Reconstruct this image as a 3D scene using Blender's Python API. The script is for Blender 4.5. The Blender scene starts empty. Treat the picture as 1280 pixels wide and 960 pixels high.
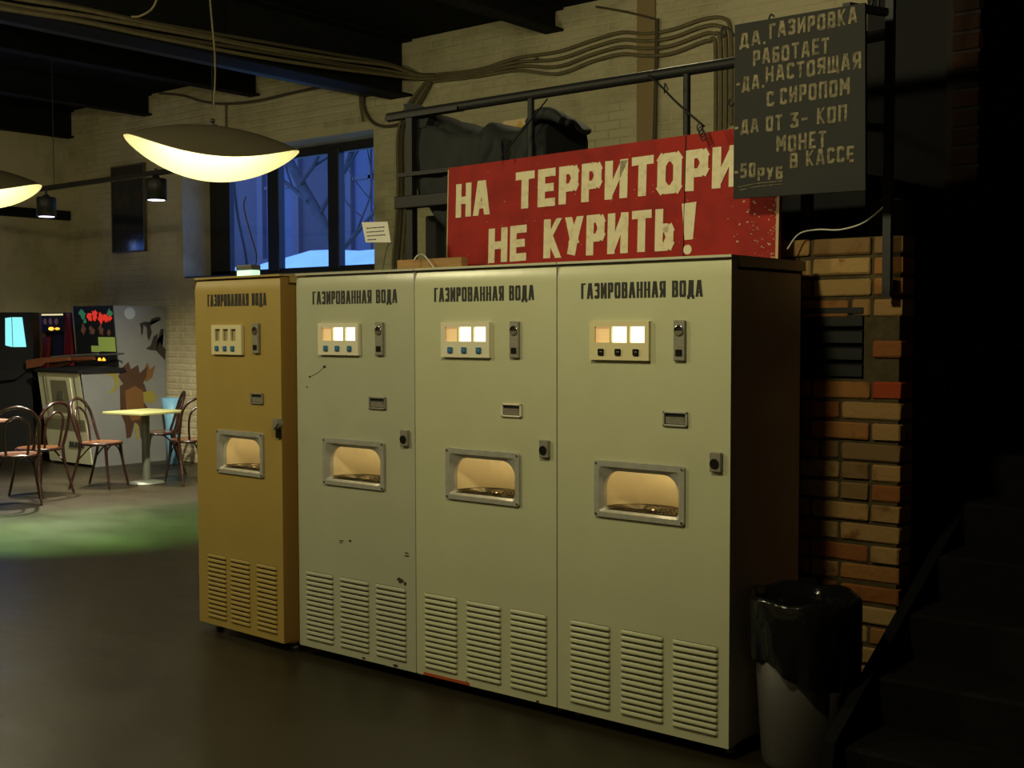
import bpy, bmesh, math, random
from mathutils import Vector, Matrix
random.seed(7)
SC = bpy.context.scene
COL = SC.collection
PI = math.pi

# ------------------------------------------------------------------ camera, world, lights, exposure
def setup_camera():
    yaw, pitch, roll = -0.6816, 0.0465, -0.0022
    cy, sy = math.cos(yaw), math.sin(yaw)
    f = Vector((sy*math.cos(pitch), cy*math.cos(pitch), -math.sin(pitch)))
    r = Vector((cy, -sy, 0)); u = r.cross(f)
    c, s = math.cos(roll), math.sin(roll)
    r2 = c*r + s*u; u2 = -s*r + c*u
    cam = bpy.data.cameras.new('camera')
    cam.sensor_width = 36; cam.lens = 1509/1280*36
    cam.clip_start = .05; cam.clip_end = 200
    o = bpy.data.objects.new('camera', cam); COL.objects.link(o)
    m = Matrix((r2, u2, -f)).transposed().to_4x4()
    m.translation = Vector((2.136, -3.8957, 1.5989))
    o.matrix_world = m
    SC.camera = o
setup_camera()
SC.view_settings.view_transform = 'Standard'
SC.view_settings.look = 'None'
SC.view_settings.gamma = 1
SC.view_settings.use_curve_mapping = False
SC.view_settings.exposure = 0.75
W = bpy.data.worlds.new('dusk'); SC.world = W; W.use_nodes = True
bg = W.node_tree.nodes['Background']
bg.inputs[0].default_value = (.11, .23, .74, 1); bg.inputs[1].default_value = 3.1   # blue hour sky
LAMP_COL = (1.0, .90, .52)
PEND_W = 20.0        # pendant bulbs
NICHE_W = .24
SPOT_W = 520.0
UNSEEN_LAMPS = (((-.22, -1.75, 3.05), 60), ((-3.9, -2.6, 3.3), 108), ((-8.2, -2.6, 3.4), 50), ((-1.7, 2.2, 3.85), 26))   # unseen lamps added outside the frame to brighten machines and walls
def light(name, kind, loc, energy, color, radius=.05, aim=None, **kw):
    l = bpy.data.lights.new(name, kind); l.energy = energy; l.color = color
    if kind in ('POINT', 'SPOT'): l.shadow_soft_size = radius
    for k, v in kw.items(): setattr(l, k, v)
    o = bpy.data.objects.new(name, l); COL.objects.link(o); o.location = loc
    if aim is not None:
        o.rotation_euler = (Vector(aim)-Vector(loc)).to_track_quat('-Z', 'Y').to_euler()
    return o

# ------------------------------------------------------------------ materials
def lin(c):
    return tuple(((v/255)/12.92 if v/255 <= .04045 else ((v/255+.055)/1.055)**2.4) for v in c)
def mat(name, col, rough=.6, metal=0., var=.0, scale=8., bump=0., bscale=60., emit=None, estr=1., col2=None, thr=None, rvar=0., spec=.5, stretch=None, coat=0.):
    m = bpy.data.materials.new(name); m.use_nodes = True
    nt = m.node_tree; N = nt.nodes; L = nt.links
    b = N['Principled BSDF']
    b.inputs['Roughness'].default_value = rough; b.inputs['Metallic'].default_value = metal
    b.inputs['Specular IOR Level'].default_value = spec
    b.inputs['Coat Weight'].default_value = coat
    c = (*col, 1); b.inputs['Base Color'].default_value = c
    tc = N.new('ShaderNodeTexCoord'); mp = N.new('ShaderNodeMapping')
    L.new(tc.outputs['Object'], mp.inputs[0])
    if stretch: mp.inputs['Scale'].default_value = stretch
    if var or col2:
        n = N.new('ShaderNodeTexNoise'); n.inputs['Scale'].default_value = scale
        n.inputs['Detail'].default_value = 6; n.inputs['Roughness'].default_value = .62
        L.new(mp.outputs[0], n.inputs['Vector'])
        r = N.new('ShaderNodeValToRGB'); L.new(n.outputs[0], r.inputs[0])
        if col2:
            t = thr or (.45, .6)
            r.color_ramp.elements[0].position = t[0]; r.color_ramp.elements[1].position = t[1]
            r.color_ramp.elements[0].color = c; r.color_ramp.elements[1].color = (*col2, 1)
        else:
            r.color_ramp.elements[0].position = .3; r.color_ramp.elements[1].position = .7
            r.color_ramp.elements[0].color = tuple(v*(1-var) for v in col)+(1,)
            r.color_ramp.elements[1].color = tuple(min(1, v*(1+var)) for v in col)+(1,)
        L.new(r.outputs[0], b.inputs['Base Color'])
        if rvar:
            mr = N.new('ShaderNodeMapRange'); L.new(n.outputs[0], mr.inputs[0])
            mr.inputs[1].default_value = .3; mr.inputs[2].default_value = .7
            mr.inputs[3].default_value = max(.02, rough-rvar); mr.inputs[4].default_value = min(1, rough+rvar)
            L.new(mr.outputs[0], b.inputs['Roughness'])
    if bump:
        n2 = N.new('ShaderNodeTexNoise'); n2.inputs['Scale'].default_value = bscale; n2.inputs['Detail'].default_value = 5
        L.new(mp.outputs[0], n2.inputs['Vector'])
        bp = N.new('ShaderNodeBump'); bp.inputs['Strength'].default_value = 1; bp.inputs['Distance'].default_value = bump
        L.new(n2.outputs[0], bp.inputs['Height']); L.new(bp.outputs[0], b.inputs['Normal'])
    if emit:
        b.inputs['Emission Color'].default_value = (*emit, 1); b.inputs['Emission Strength'].default_value = estr
    return m
def brick_mat(name, cols, bump=.004, mott=(.05, .04, .03)):
    m = bpy.data.materials.new(name); m.use_nodes = True
    nt = m.node_tree; N = nt.nodes; L = nt.links; b = N['Principled BSDF']
    b.inputs['Roughness'].default_value = .9; b.inputs['Specular IOR Level'].default_value = .2
    oi = N.new('ShaderNodeObjectInfo'); r = N.new('ShaderNodeValToRGB'); r.color_ramp.interpolation = 'CONSTANT'
    els = r.color_ramp.elements
    while len(els) < len(cols): els.new(.5)
    for i, c in enumerate(cols): els[i].position = i/len(cols); els[i].color = (*c, 1)
    L.new(oi.outputs['Random'], r.inputs[0])
    tc = N.new('ShaderNodeTexCoord'); ad = N.new('ShaderNodeVectorMath'); ad.operation = 'ADD'
    L.new(tc.outputs['Object'], ad.inputs[0]); L.new(oi.outputs['Location'], ad.inputs[1])
    n = N.new('ShaderNodeTexNoise'); n.inputs['Scale'].default_value = 14; n.inputs['Detail'].default_value = 6
    L.new(ad.outputs[0], n.inputs['Vector'])
    r2 = N.new('ShaderNodeValToRGB'); r2.color_ramp.elements[0].position = .56; r2.color_ramp.elements[1].position = .72
    L.new(n.outputs[0], r2.inputs[0])
    mx = N.new('ShaderNodeMix'); mx.data_type = 'RGBA'
    L.new(r2.outputs[0], mx.inputs[0]); L.new(r.outputs[0], mx.inputs[6]); mx.inputs[7].default_value = (*mott, 1)
    L.new(mx.outputs[2], b.inputs['Base Color'])
    n3 = N.new('ShaderNodeTexNoise'); n3.inputs['Scale'].default_value = 45; n3.inputs['Detail'].default_value = 4
    L.new(ad.outputs[0], n3.inputs['Vector'])
    bp = N.new('ShaderNodeBump'); bp.inputs['Distance'].default_value = bump
    L.new(n3.outputs[0], bp.inputs['Height']); L.new(bp.outputs[0], b.inputs['Normal'])
    return m
M = {}
M['cream'] = mat('cream enamel paint', (.525, .53, .345), .29, bump=.0012, bscale=7, var=.04, scale=3)
M['greyg'] = mat('grey green enamel paint', (.45, .455, .325), .29, bump=.0015, bscale=7, var=.05, scale=3)
M['gold'] = mat('mustard gold paint', (.39, .275, .075), .38, bump=.001, bscale=9, var=.06, scale=3)
M['side'] = mat('brown grey cabinet paint', (.50, .46, .43), .5, var=.08, scale=4)
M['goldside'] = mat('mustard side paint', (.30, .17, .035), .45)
M['dark'] = mat('dark gap', (.006, .006, .005), .9)
M['black'] = mat('black lettering paint', (.012, .012, .010), .6)
M['chrome'] = mat('worn cast aluminium', (.42, .41, .36), .42, .25, var=.12, scale=30, bump=.0004, bscale=300)
M['plate'] = mat('brushed steel plate', (.30, .28, .23), .4, .3, var=.15, scale=60)
M['shiny'] = mat('polished chrome', (.8, .8, .78), .08, 1)
M['plastic'] = mat('cream plastic', (.70, .62, .36), .45)
M['wplastic'] = mat('pale ivory plastic', (.75, .70, .52), .45)
M['lit'] = mat('lit window paper', (.8, .78, .6), .6, emit=(1, .90, .58), estr=1.1)
M['amber'] = mat('dim amber window', (.6, .45, .22), .6, emit=(.85, .52, .20), estr=.3)
M['unlit'] = mat('unlit window glass', (.16, .12, .06), .35)
M['blue'] = mat('blue push button', (.03, .16, .34), .3)
M['bblack'] = mat('black push button', (.008, .008, .007), .2)
M['niche'] = mat('cream enamel niche', (.74, .62, .36), .45, var=.06, scale=9)
M['grille'] = mat('wet metal drip grille', (.16, .13, .08), .22, .8)
M['rust'] = mat('chipped rust', (.05, .02, .012), .8)
M['orange'] = mat('orange tape', (.40, .07, .012), .6)
M['foot'] = mat('grey metal foot', (.12, .12, .11), .5, .5)
M['wall'] = mat('whitewashed plaster', (.50, .445, .29), .85, col2=(.33, .29, .185), thr=(.50, .72), scale=1.7, bump=.012, bscale=9, spec=.2)
M['wbrick'] = mat('whitewashed brick', (.52, .465, .305), .85, col2=(.34, .295, .18), thr=(.48, .74), scale=1.9, bump=.008, bscale=24, spec=.2)
M['ceil'] = mat('black painted ceiling', (.007, .007, .006), .95, spec=.1)
M['steelb'] = mat('black painted steel beam', (.007, .0075, .007), .8, var=.3, scale=4, spec=.15)
M['duct'] = mat('dark glossy duct', (.009, .010, .012), .5, spec=.3)
M['floor'] = mat('polished stained concrete', (.0155, .0115, .005), .42, spec=.35, col2=(.029, .024, .0115), thr=(.35, .8), scale=.9, bump=.0015, bscale=11, rvar=.10, stretch=(1, 1.6, 1))
M['frame'] = mat('black window frame', (.010, .011, .012), .5)
M['red'] = mat('worn red sign paint', (.33, .016, .010), .7, spec=.25, col2=(.22, .011, .007), thr=(.42, .7), scale=7, bump=.0008, bscale=60)
M['redwear'] = mat('scuffed bare patch', (.50, .38, .20), .8)
M['signtxt'] = mat('cream sign paint', (.72, .65, .43), .7, col2=(.55, .46, .27), thr=(.5, .72), scale=26)
M['board'] = mat('blackboard', (.0065, .007, .005), .75, var=.3, scale=6)
M['chalk'] = mat('chalk lettering', (.26, .22, .13), .9, col2=(.085, .072, .045), thr=(.40, .62), scale=45)
M['iron'] = mat('black ironwork', (.007, .0078, .007), .6, .1)
M['cloth'] = mat('charcoal tarpaulin cloth', (.011, .0135, .0135), .8, var=.25, scale=5, bump=.004, bscale=14)
M['cable'] = mat('dusty painted cable', (.15, .12, .06), .75, var=.2, scale=14)
M['cabled'] = mat('dark dusty cable', (.075, .06, .03), .8)
M['cablew'] = mat('white cable', (.6, .58, .5), .5)
M['lampout'] = mat('dark lamp shade outside', (.10, .085, .05), .55)
M['lampin'] = mat('cream lamp shade inside', (.84, .80, .56), .5)
M['spot'] = mat('black spot body', (.01, .01, .011), .5)
M['spotlit'] = mat('lit spot lens', (.8, .8, .9), .3, emit=(.72, .70, 1.0), estr=5)
M['wood'] = mat('bentwood dark red brown', (.018, .006, .004), .25, var=.3, scale=9, coat=.4)
M['seat'] = mat('red brown plywood seat', (.13, .05, .02), .25, var=.2, scale=8, coat=.5)
M['tabletop'] = mat('pale green tabletop', (.20, .205, .08), .5)
M['tablebrown'] = mat('brown tabletop', (.22, .12, .09), .3)
M['tableleg'] = mat('grey metal column', (.10, .11, .085), .45, .2)
M['cabw'] = mat('white laminate', (.55, .55, .38), .5, var=.05, scale=4)
M['cabg'] = mat('grey laminate', (.17, .178, .175), .55, var=.08, scale=4)
M['cabred'] = mat('red laminate', (.115, .006, .008), .45)
M['cabor'] = mat('orange brown laminate', (.13, .06, .008), .5)
M['cabb'] = mat('black laminate', (.007, .007, .0075), .75, spec=.25)
M['darkp'] = mat('charcoal art', (.02, .014, .012), .7)
M['brownp'] = mat('brown art', (.14, .065, .014), .7)
M['brownd'] = mat('dark brown art', (.050, .020, .006), .7)
M['yelp'] = mat('yellow art', (.22, .19, .03), .7)
M['moonp'] = mat('pale grey art', (.33, .38, .38), .7)
M['beige'] = mat('grey taupe panel', (.16, .15, .09), .6)
M['cyan'] = mat('cyan screen', (.1, .5, .5), .3, emit=(.26, .80, .86), estr=.6)
M['sred'] = mat('red marquee glow', (.3, .02, .01), .5, emit=(1, .04, .01), estr=.3)
M['sgreen'] = mat('green marquee glow', (.03, .2, .08), .5, emit=(.04, .22, .08), estr=.18)
M['sfield'] = mat('screen meadow', (.2, .25, .05), .4, emit=(.20, .27, .05), estr=.28)
M['sorange'] = mat('orange lamp glow', (.5, .2, .02), .4, emit=(1, .38, .03), estr=1.3)
M['sfig'] = mat('dim screen figures', (.1, .04, .02), .5, emit=(.10, .035, .015), estr=.2)
M['binp'] = mat('grey plastic bin', (.045, .040, .036), .5)
M['bag'] = mat('black plastic bag', (.006, .006, .006), .16, bump=.012, bscale=9)
M['bluep'] = mat('light blue plastic', (.18, .42, .62), .4)
M['paper'] = mat('white paper', (.72, .70, .62), .8)
M['ink'] = mat('ink', (.03, .03, .03), .8)
M['plank'] = mat('pine plank', (.34, .19, .06), .7, var=.2, scale=5, stretch=(1, 8, 8))
M['mint'] = mat('lit mint panel', (.6, .8, .6), .5, emit=(.62, 1, .78), estr=.5)
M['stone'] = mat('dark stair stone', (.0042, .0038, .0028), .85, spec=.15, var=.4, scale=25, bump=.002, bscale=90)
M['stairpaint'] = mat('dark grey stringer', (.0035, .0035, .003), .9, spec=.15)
M['mortar'] = mat('mortar', (.080, .062, .032), .95, var=.25, scale=20, bump=.006, bscale=40, spec=.1)
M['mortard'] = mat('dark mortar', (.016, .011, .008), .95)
M['brownw'] = mat('dark brown plaster', (.035, .016, .009), .8, var=.2, scale=3)
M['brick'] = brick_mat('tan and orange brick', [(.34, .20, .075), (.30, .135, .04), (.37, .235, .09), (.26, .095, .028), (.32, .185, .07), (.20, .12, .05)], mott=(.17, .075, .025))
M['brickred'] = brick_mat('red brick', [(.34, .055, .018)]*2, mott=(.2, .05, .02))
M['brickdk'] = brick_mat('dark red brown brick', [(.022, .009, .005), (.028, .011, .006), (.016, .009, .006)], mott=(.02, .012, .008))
M['facade'] = mat('facade stucco', (.075, .058, .056), .9, var=.15, scale=.8)
M['fwin'] = mat('facade window glass', (.05, .05, .07), .4)
M['ftrim'] = mat('facade trim', (.11, .09, .09), .9)
M['snow'] = mat('snow', (.58, .66, .50), .8, var=.1, scale=1.2, bump=.05, bscale=2)
M['bark'] = mat('bark', (.045, .04, .035), .9, var=.3, scale=6)
M['road'] = mat('asphalt', (.06, .06, .07), .9)
M['poster'] = mat('dark poster print', (.018, .022, .028), .12, col2=(.045, .035, .03), thr=(.5, .7), scale=4)
M['pframe'] = mat('thin taupe frame', (.10, .09, .07), .5)
def glass_mat():
    m = bpy.data.materials.new('window glass'); m.use_nodes = True
    nt = m.node_tree; N = nt.nodes; L = nt.links; N.remove(N['Principled BSDF'])
    t = N.new('ShaderNodeBsdfTransparent'); t.inputs[0].default_value = (.92, .95, .98, 1)
    g = N.new('ShaderNodeBsdfGlossy'); g.inputs['Roughness'].default_value = .02
    lw = N.new('ShaderNodeLayerWeight'); lw.inputs[0].default_value = .5
    pw = N.new('ShaderNodeMath'); pw.operation = 'POWER'; L.new(lw.outputs['Facing'], pw.inputs[0]); pw.inputs[1].default_value = 4
    fr = N.new('ShaderNodeMath'); fr.operation = 'MULTIPLY_ADD'; L.new(pw.outputs[0], fr.inputs[0]); fr.inputs[1].default_value = .3; fr.inputs[2].default_value = .03
    mx = N.new('ShaderNodeMixShader'); L.new(fr.outputs[0], mx.inputs[0]); L.new(t.outputs[0], mx.inputs[1]); L.new(g.outputs[0], mx.inputs[2])
    L.new(mx.outputs[0], N['Material Output'].inputs[0]); return m
M['glass'] = glass_mat()

# ------------------------------------------------------------------ mesh helper
class MB:
    def __init__(s): s.v = []; s.f = []; s.m = []; s.sm = []
    def add(s, vs, fs, mi=0, smooth=False):
        n = len(s.v); s.v += [tuple(v) for v in vs]
        for f in fs: s.f.append(tuple(n+i for i in f)); s.m.append(mi); s.sm.append(smooth)
    def box(s, x0, x1, y0, y1, z0, z1, mi=0):
        s.add([(x0,y0,z0),(x1,y0,z0),(x1,y1,z0),(x0,y1,z0),(x0,y0,z1),(x1,y0,z1),(x1,y1,z1),(x0,y1,z1)],
              [(0,3,2,1),(4,5,6,7),(0,1,5,4),(1,2,6,5),(2,3,7,6),(3,0,4,7)], mi); return s
    def cbox(s, x0, x1, y0, y1, z0, z1, c=.005, mi=0):   # box with all edges chamfered
        vs = []; 
        for x, sx in ((x0,1),(x1,-1)):
            for y, sy in ((y0,1),(y1,-1)):
                for z, sz in ((z0,1),(z1,-1)):
                    vs += [(x, y+sy*c, z+sz*c), (x+sx*c, y, z+sz*c), (x+sx*c, y+sy*c, z)]
        bm = bmesh.new(); 
        for v in vs: bm.verts.new(v)
        bmesh.ops.convex_hull(bm, input=bm.verts); bmesh.ops.dissolve_limit(bm, angle_limit=.02, verts=bm.verts, edges=bm.edges)
        bm.verts.ensure_lookup_table(); bm.verts.index_update()
        s.add([v.co for v in bm.verts], [[v.index for v in f.verts] for f in bm.faces], mi); bm.free(); return s
    def quad(s, a, b, c, d, mi=0): s.add([a, b, c, d], [(0,1,2,3)], mi); return s
    def tube(s, pts, r, n=8, mi=0, closed=False, cap=True):
        pts = [Vector(p) for p in pts]; k = len(pts)
        rs = r if isinstance(r, (list, tuple)) else [r]*k
        vs = []; prev = None
        for i, p in enumerate(pts):
            if closed: t = pts[(i+1) % k]-pts[i-1]
            else: t = pts[min(i+1, k-1)]-pts[max(i-1, 0)]
            t.normalize()
            if prev is None:
                a = Vector((0,0,1)) if abs(t.z) < .9 else Vector((1,0,0))
                u = t.cross(a).normalized()
            else: u = (prev-t*prev.dot(t)).normalized()
            w = t.cross(u); prev = u
            for j in range(n):
                an = 2*PI*j/n; vs.append(p+(u*math.cos(an)+w*math.sin(an))*rs[i])
        fs = []
        for i in range(k if closed else k-1):
            i2 = (i+1) % k
            for j in range(n): fs.append((i*n+j, i*n+(j+1) % n, i2*n+(j+1) % n, i2*n+j))
        s.add(vs, fs, mi, True)
        if cap and not closed: s.add([vs[j] for j in range(n)], [tuple(range(n))[::-1]], mi); s.add([vs[(k-1)*n+j] for j in range(n)], [tuple(range(n))], mi)
        return s
    def lathe(s, prof, n=24, c=(0,0,0), mi=0, fn=None):
        vs = []
        for r, z in prof:
            for j in range(n):
                a = 2*PI*j/n; rr = r
                zz = z
                if fn: rr, zz = fn(r, z, a)
                vs.append((c[0]+rr*math.cos(a), c[1]+rr*math.sin(a), c[2]+zz))
        fs = []
        for i in range(len(prof)-1):
            for j in range(n): fs.append((i*n+j, i*n+(j+1) % n, (i+1)*n+(j+1) % n, (i+1)*n+j))
        s.add(vs, fs, mi, True); return s
    def disc(s, c, r, n=20, axis='z', mi=0, t=.0):
        vs = []
        for j in range(n):
            a = 2*PI*j/n; p = (math.cos(a)*r, math.sin(a)*r)
            vs.append({'z': (c[0]+p[0], c[1]+p[1], c[2]), 'y': (c[0]+p[0], c[1], c[2]+p[1]), 'x': (c[0], c[1]+p[0], c[2]+p[1])}[axis])
        s.add(vs, [tuple(range(n)) if axis != 'y' else tuple(range(n))[::-1]], mi); return s
    def cyl(s, a, b, r, n=20, mi=0): return s.tube([a, b], r, n, mi)
    def prism(s, poly, plane, d0, d1, mi=0):   # poly 2D; plane 'xz' extruded along y, 'xy' along z, 'yz' along x
        f = {'xz': lambda p, d: (p[0], d, p[1]), 'xy': lambda p, d: (p[0], p[1], d), 'yz': lambda p, d: (d, p[0], p[1])}[plane]
        n = len(poly); vs = [f(p, d0) for p in poly]+[f(p, d1) for p in poly]
        fs = [tuple(range(n)), tuple(range(n, 2*n))[::-1]]+[(i, i+n, (i+1) % n+n, (i+1) % n) for i in range(n)]
        s.add(vs, fs, mi); return s
    def mesh(s, name, mats):
        me = bpy.data.meshes.new(name); me.from_pydata(s.v, [], s.f)
        for m in (mats if isinstance(mats, (list, tuple)) else [mats]): me.materials.append(M[m] if isinstance(m, str) else m)
        me.polygons.foreach_set('material_index', s.m); me.polygons.foreach_set('use_smooth', s.sm)
        bm = bmesh.new(); bm.from_mesh(me)
        bmesh.ops.recalc_face_normals(bm, faces=bm.faces); bm.to_mesh(me); bm.free()
        me.update(); return me
    def build(s, name, mats, parent=None, kind=None, label=None, loc=None):
        return place(name, s.mesh(name, mats), parent, kind, label, loc)
def place(name, me, parent=None, kind=None, label=None, loc=None, rot=None):
    o = bpy.data.objects.new(name, me); COL.objects.link(o)
    if parent is not None: o.parent = parent
    if loc: o.location = loc
    if rot: o.rotation_euler = rot
    if kind: o['kind'] = kind
    if label: o['label'] = label
    return o
def thing(name, label, cat, loc=(0,0,0), rz=0, group=None):
    o = bpy.data.objects.new(name, None); COL.objects.link(o); o.empty_display_size = .1
    o.location = loc; o.rotation_euler = (0, 0, rz); return tag(o, label, cat, group)
def tag(o, label, cat, group=None):
    o['label'] = label; o['category'] = cat
    if group: o['group'] = group
    return o
def curve(pts, n=8):      # Catmull-Rom through points
    P = [Vector(p) for p in pts]; out = []
    for i in range(len(P)-1):
        a = P[max(i-1, 0)]; b = P[i]; c = P[i+1]; d = P[min(i+2, len(P)-1)]
        for k in range(n):
            t = k/n; out.append(.5*((2*b)+(c-a)*t+(2*a-5*b+4*c-d)*t*t+(3*b-a-3*c+d)*t**3))
    out.append(P[-1]); return out
def rrect(x0, x1, z0, z1, rt, rb, n=6):   # rounded rectangle outline, clockwise from lower left
    pts = []
    for cx, cz, r, a0 in ((x0+rb, z0+rb, rb, PI*1.5), (x0+rt, z1-rt, rt, PI), (x1-rt, z1-rt, rt, PI*.5), (x1-rb, z0+rb, rb, 0)):
        for k in range(n+1):
            a = a0-k/n*PI/2; pts.append((cx+r*math.cos(a), cz+r*math.sin(a)))
    return pts

# ------------------------------------------------------------------ stroke lettering
G = {
 'А': (1.08, [[(0,0),(.38,1)], [(1,0),(.62,1)], [(.38,1),(.62,1)], [(.15,.25),(.85,.25)]]),
 'A2': (1, [[(0,0),(.12,1),(.88,1),(1,0)], [(.1,.4),(.9,.4)]]),
 'Г': (.8, [[(0,0),(0,1),(1,1)]]),
 'З': (.9, [[(0,.85),(.15,1),(.85,1),(1,.85),(1,.62),(.8,.52),(.35,.52)], [(.8,.52),(1,.4),(1,.15),(.85,0),(.15,0),(0,.15)]]),
 'И': (1, [[(0,1),(0,0)], [(0,.05),(1,.95)], [(1,0),(1,1)]]),
 'Р': (.9, [[(0,0),(0,1),(.85,1),(1,.87),(1,.55),(.85,.42),(0,.42)]]),
 'О': (1, [[(0,.14),(0,.86),(.18,1),(.82,1),(1,.86),(1,.14),(.82,0),(.18,0),(0,.14)]]),
 'В': (.95, [[(0,0),(0,1),(.8,1),(.95,.87),(.95,.62),(.8,.52),(0,.52)], [(.8,.52),(1,.4),(1,.13),(.85,0),(0,0)]]),
 'Н': (1, [[(0,0),(0,1)], [(1,0),(1,1)], [(0,.5),(1,.5)]]),
 'Я': (.95, [[(1,0),(1,1),(.15,1),(0,.87),(0,.58),(.15,.46),(1,.46)], [(.45,.46),(0,0)]]),
 'Д': (1.05, [[(-.05,-.14),(-.05,0),(1.05,0),(1.05,-.14)], [(.15,0),(.32,1),(.85,1),(.85,0)]]),
 'Т': (.95, [[(0,1),(1,1)], [(.5,0),(.5,1)]]),
 'Е': (.85, [[(1,0),(0,0),(0,1),(1,1)], [(0,.5),(.85,.5)]]),
 'К': (.95, [[(0,0),(0,1)], [(0,.48),(1,1)], [(.2,.55),(1,0)]]),
 'У': (.95, [[(0,1),(.5,.42)], [(1,1),(.5,.42),(.3,0)]]),
 'Ь': (.85, [[(0,1),(0,0),(.8,0),(1,.14),(1,.42),(.8,.55),(0,.55)]]),
 'Б': (.9, [[(.9,1),(0,1),(0,0),(.8,0),(1,.14),(1,.42),(.8,.55),(0,.55)]]),
 'М': (1.2, [[(0,0),(0,1),(.5,.4),(1,1),(1,0)]]),
 'Щ': (1.25, [[(0,1),(0,0),(1,0),(1,1)], [(.5,0),(.5,1)], [(1,0),(1.12,0),(1.12,-.15)]]),
 'Л': (1, [[(0,0),(.2,1),(1,1),(1,0)]]),
 'П': (1, [[(0,0),(0,1),(1,1),(1,0)]]),
 'С': (.9, [[(1,.82),(.85,1),(.15,1),(0,.86),(0,.14),(.15,0),(.85,0),(1,.18)]]),
 '3': (.85, [[(0,1),(1,1),(.45,.58),(1,.42),(1,.14),(.8,0),(.2,0),(0,.14)]]),
 '5': (.85, [[(1,1),(.1,1),(0,.55),(.7,.58),(1,.42),(1,.15),(.75,0),(0,0)]]),
 '0': (.85, [[(0,.14),(0,.86),(.2,1),(.8,1),(1,.86),(1,.14),(.8,0),(.2,0),(0,.14)]]),
 '-': (.55, [[(0,.5),(1,.5)]]),
 '.': (.22, [[(.3,.02),(.7,.02)]]),
 ' ': (.6, []),
 'б': (.75, [[(.95,1.0),(.1,.8),(0,.6),(0,.12),(.2,0),(.8,0),(1,.12),(1,.45),(.8,.55),(0,.55)]]),
 'р': (.75, [[(0,-.3),(0,.65),(.8,.65),(1,.55),(1,.12),(.8,0),(0,0)]]),
 'у': (.75, [[(0,.65),(0,.1),(.9,.02)], [(1,.65),(1,-.2),(.8,-.3),(.1,-.3)]]),
}
def lettering(mb, text, x, z, h, w, sv, sh, y0, y1, gap=.16, jit=0., sheary=0.):
    """strokes of `text` filling width w from x, baseline z, letter height h; sv, sh stroke widths of uprights and bars"""
    tot = sum(G[c][0] for c in text)+gap*(len(text)-1)
    k = w/tot; cx = x
    for c in text:
        gw, polys = G[c]; cw = gw*k
        jz = (random.random()-.5)*jit*h
        def T(p):
            px = cx+sv/2+p[0]*max(cw-sv, .001); 
            return Vector((px, z+jz+sh/2+p[1]*(h-sh)+sheary*(px-x)))
        for pl in polys:
            for a, b in zip(pl[:-1], pl[1:]):
                A, B = T(a), T(b); d = B-A; L = d.length
                if L < 1e-6: continue
                d /= L; n = Vector((-d.y, d.x))
                wd = sv*abs(d.y)+sh*abs(d.x); ex = (sh*abs(d.y)+sv*abs(d.x))/2*.92
                if abs(d.y) > .35 and abs(d.x) > .08 and L > .36*h:      # slanting stroke: level ends
                    hw = max(wd, sv*.9)/2; ey = sh/2/abs(d.y)*.98; A2 = A-d*ey; B2 = B+d*ey
                    cl = lambda v: min(max(v, cx), cx+cw)
                    mb.prism([(cl(A2.x-hw), A2.y), (cl(A2.x+hw), A2.y), (cl(B2.x+hw), B2.y), (cl(B2.x-hw), B2.y)], 'xz', y0+random.random()*1e-4, y1); continue
                def short(p_, q_):
                    e_ = T(q_)-T(p_); l_ = e_.length; return l_ > 1e-6 and abs(e_.x/l_) > .15 and abs(e_.y/l_) > .15 and l_ < .36*h
                diag = abs(d.x) > .15 and abs(d.y) > .15; ii = pl.index(a); e0 = e1 = ex
                if diag: e0 = e1 = min(sv, sh)*.22
                else:
                    closed = pl[0] == pl[-1]
                    kk = next(k_ for k_ in range(len(pl)-1) if pl[k_] == a and pl[k_+1] == b)
                    pv = (pl[kk-1], a) if kk > 0 else ((pl[-2], a) if closed else None); nx_ = (b, pl[kk+2]) if kk+2 < len(pl) else ((b, pl[1]) if closed else None)
                    if pv and short(*pv): e0 = min(sv, sh)*.12
                    if nx_ and short(*nx_): e1 = min(sv, sh)*.12
                A2 = A-d*e0; B2 = B+d*e1; q = n*wd/2
                mb.prism([tuple(A2+q), tuple(B2+q), tuple(B2-q), tuple(A2-q)], 'xz', y0+random.random()*1e-4, y1)
        cx += cw+gap*k

# ------------------------------------------------------------------ room shell
XL, YB, YF, XR, ZC = -12.55, 4.9, -8.0, 3.4, 4.46
MB().box(XL, XR, YF, YB, -.1, 0).build('floor', 'floor', kind='structure')
MB().box(XL-.3, XR+.3, YF-.3, YB+.5, ZC, ZC+.1).build('ceiling', 'ceil', kind='structure')
wx0, wx1, wz0, wz1 = -10.07, -6.82, 2.2, 3.635
w = MB()
w.box(XL-.3, wx0, YB, YB+.6, 0, ZC); w.box(wx1, XR+.3, YB, YB+.6, 0, ZC)
w.box(wx0, wx1, YB, YB+.6, 0, wz0); w.box(wx0, wx1, YB, YB+.6, wz1, ZC)
wall_back = w.build('wall_back', 'wall', kind='structure')
b = MB(); row = 0; z = .02
while z < ZC-.07:
    x = XL-(.14 if row % 2 else 0)
    while x < -.2:
        L_ = .262; xa, xb = max(x, XL), x+L_-.012
        if not (xb > wx0-.02 and xa < wx1+.02 and z+.07 > wz0-.02 and z < wz1+.06) and xb-xa > .03:
            p = .003+random.random()*.004; q = .013
            b.add([(xa,YB,z),(xb,YB,z),(xb,YB,z+.066),(xa,YB,z+.066),(xa+q,YB-p,z+q*.8),(xb-q,YB-p,z+q*.8),(xb-q,YB-p,z+.066-q*.8),(xa+q,YB-p,z+.066-q*.8)],
                  [(4,5,6,7),(0,1,5,4),(1,2,6,5),(2,3,7,6),(3,0,4,7)])
        x += L_
    z += .077; row += 1
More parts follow.
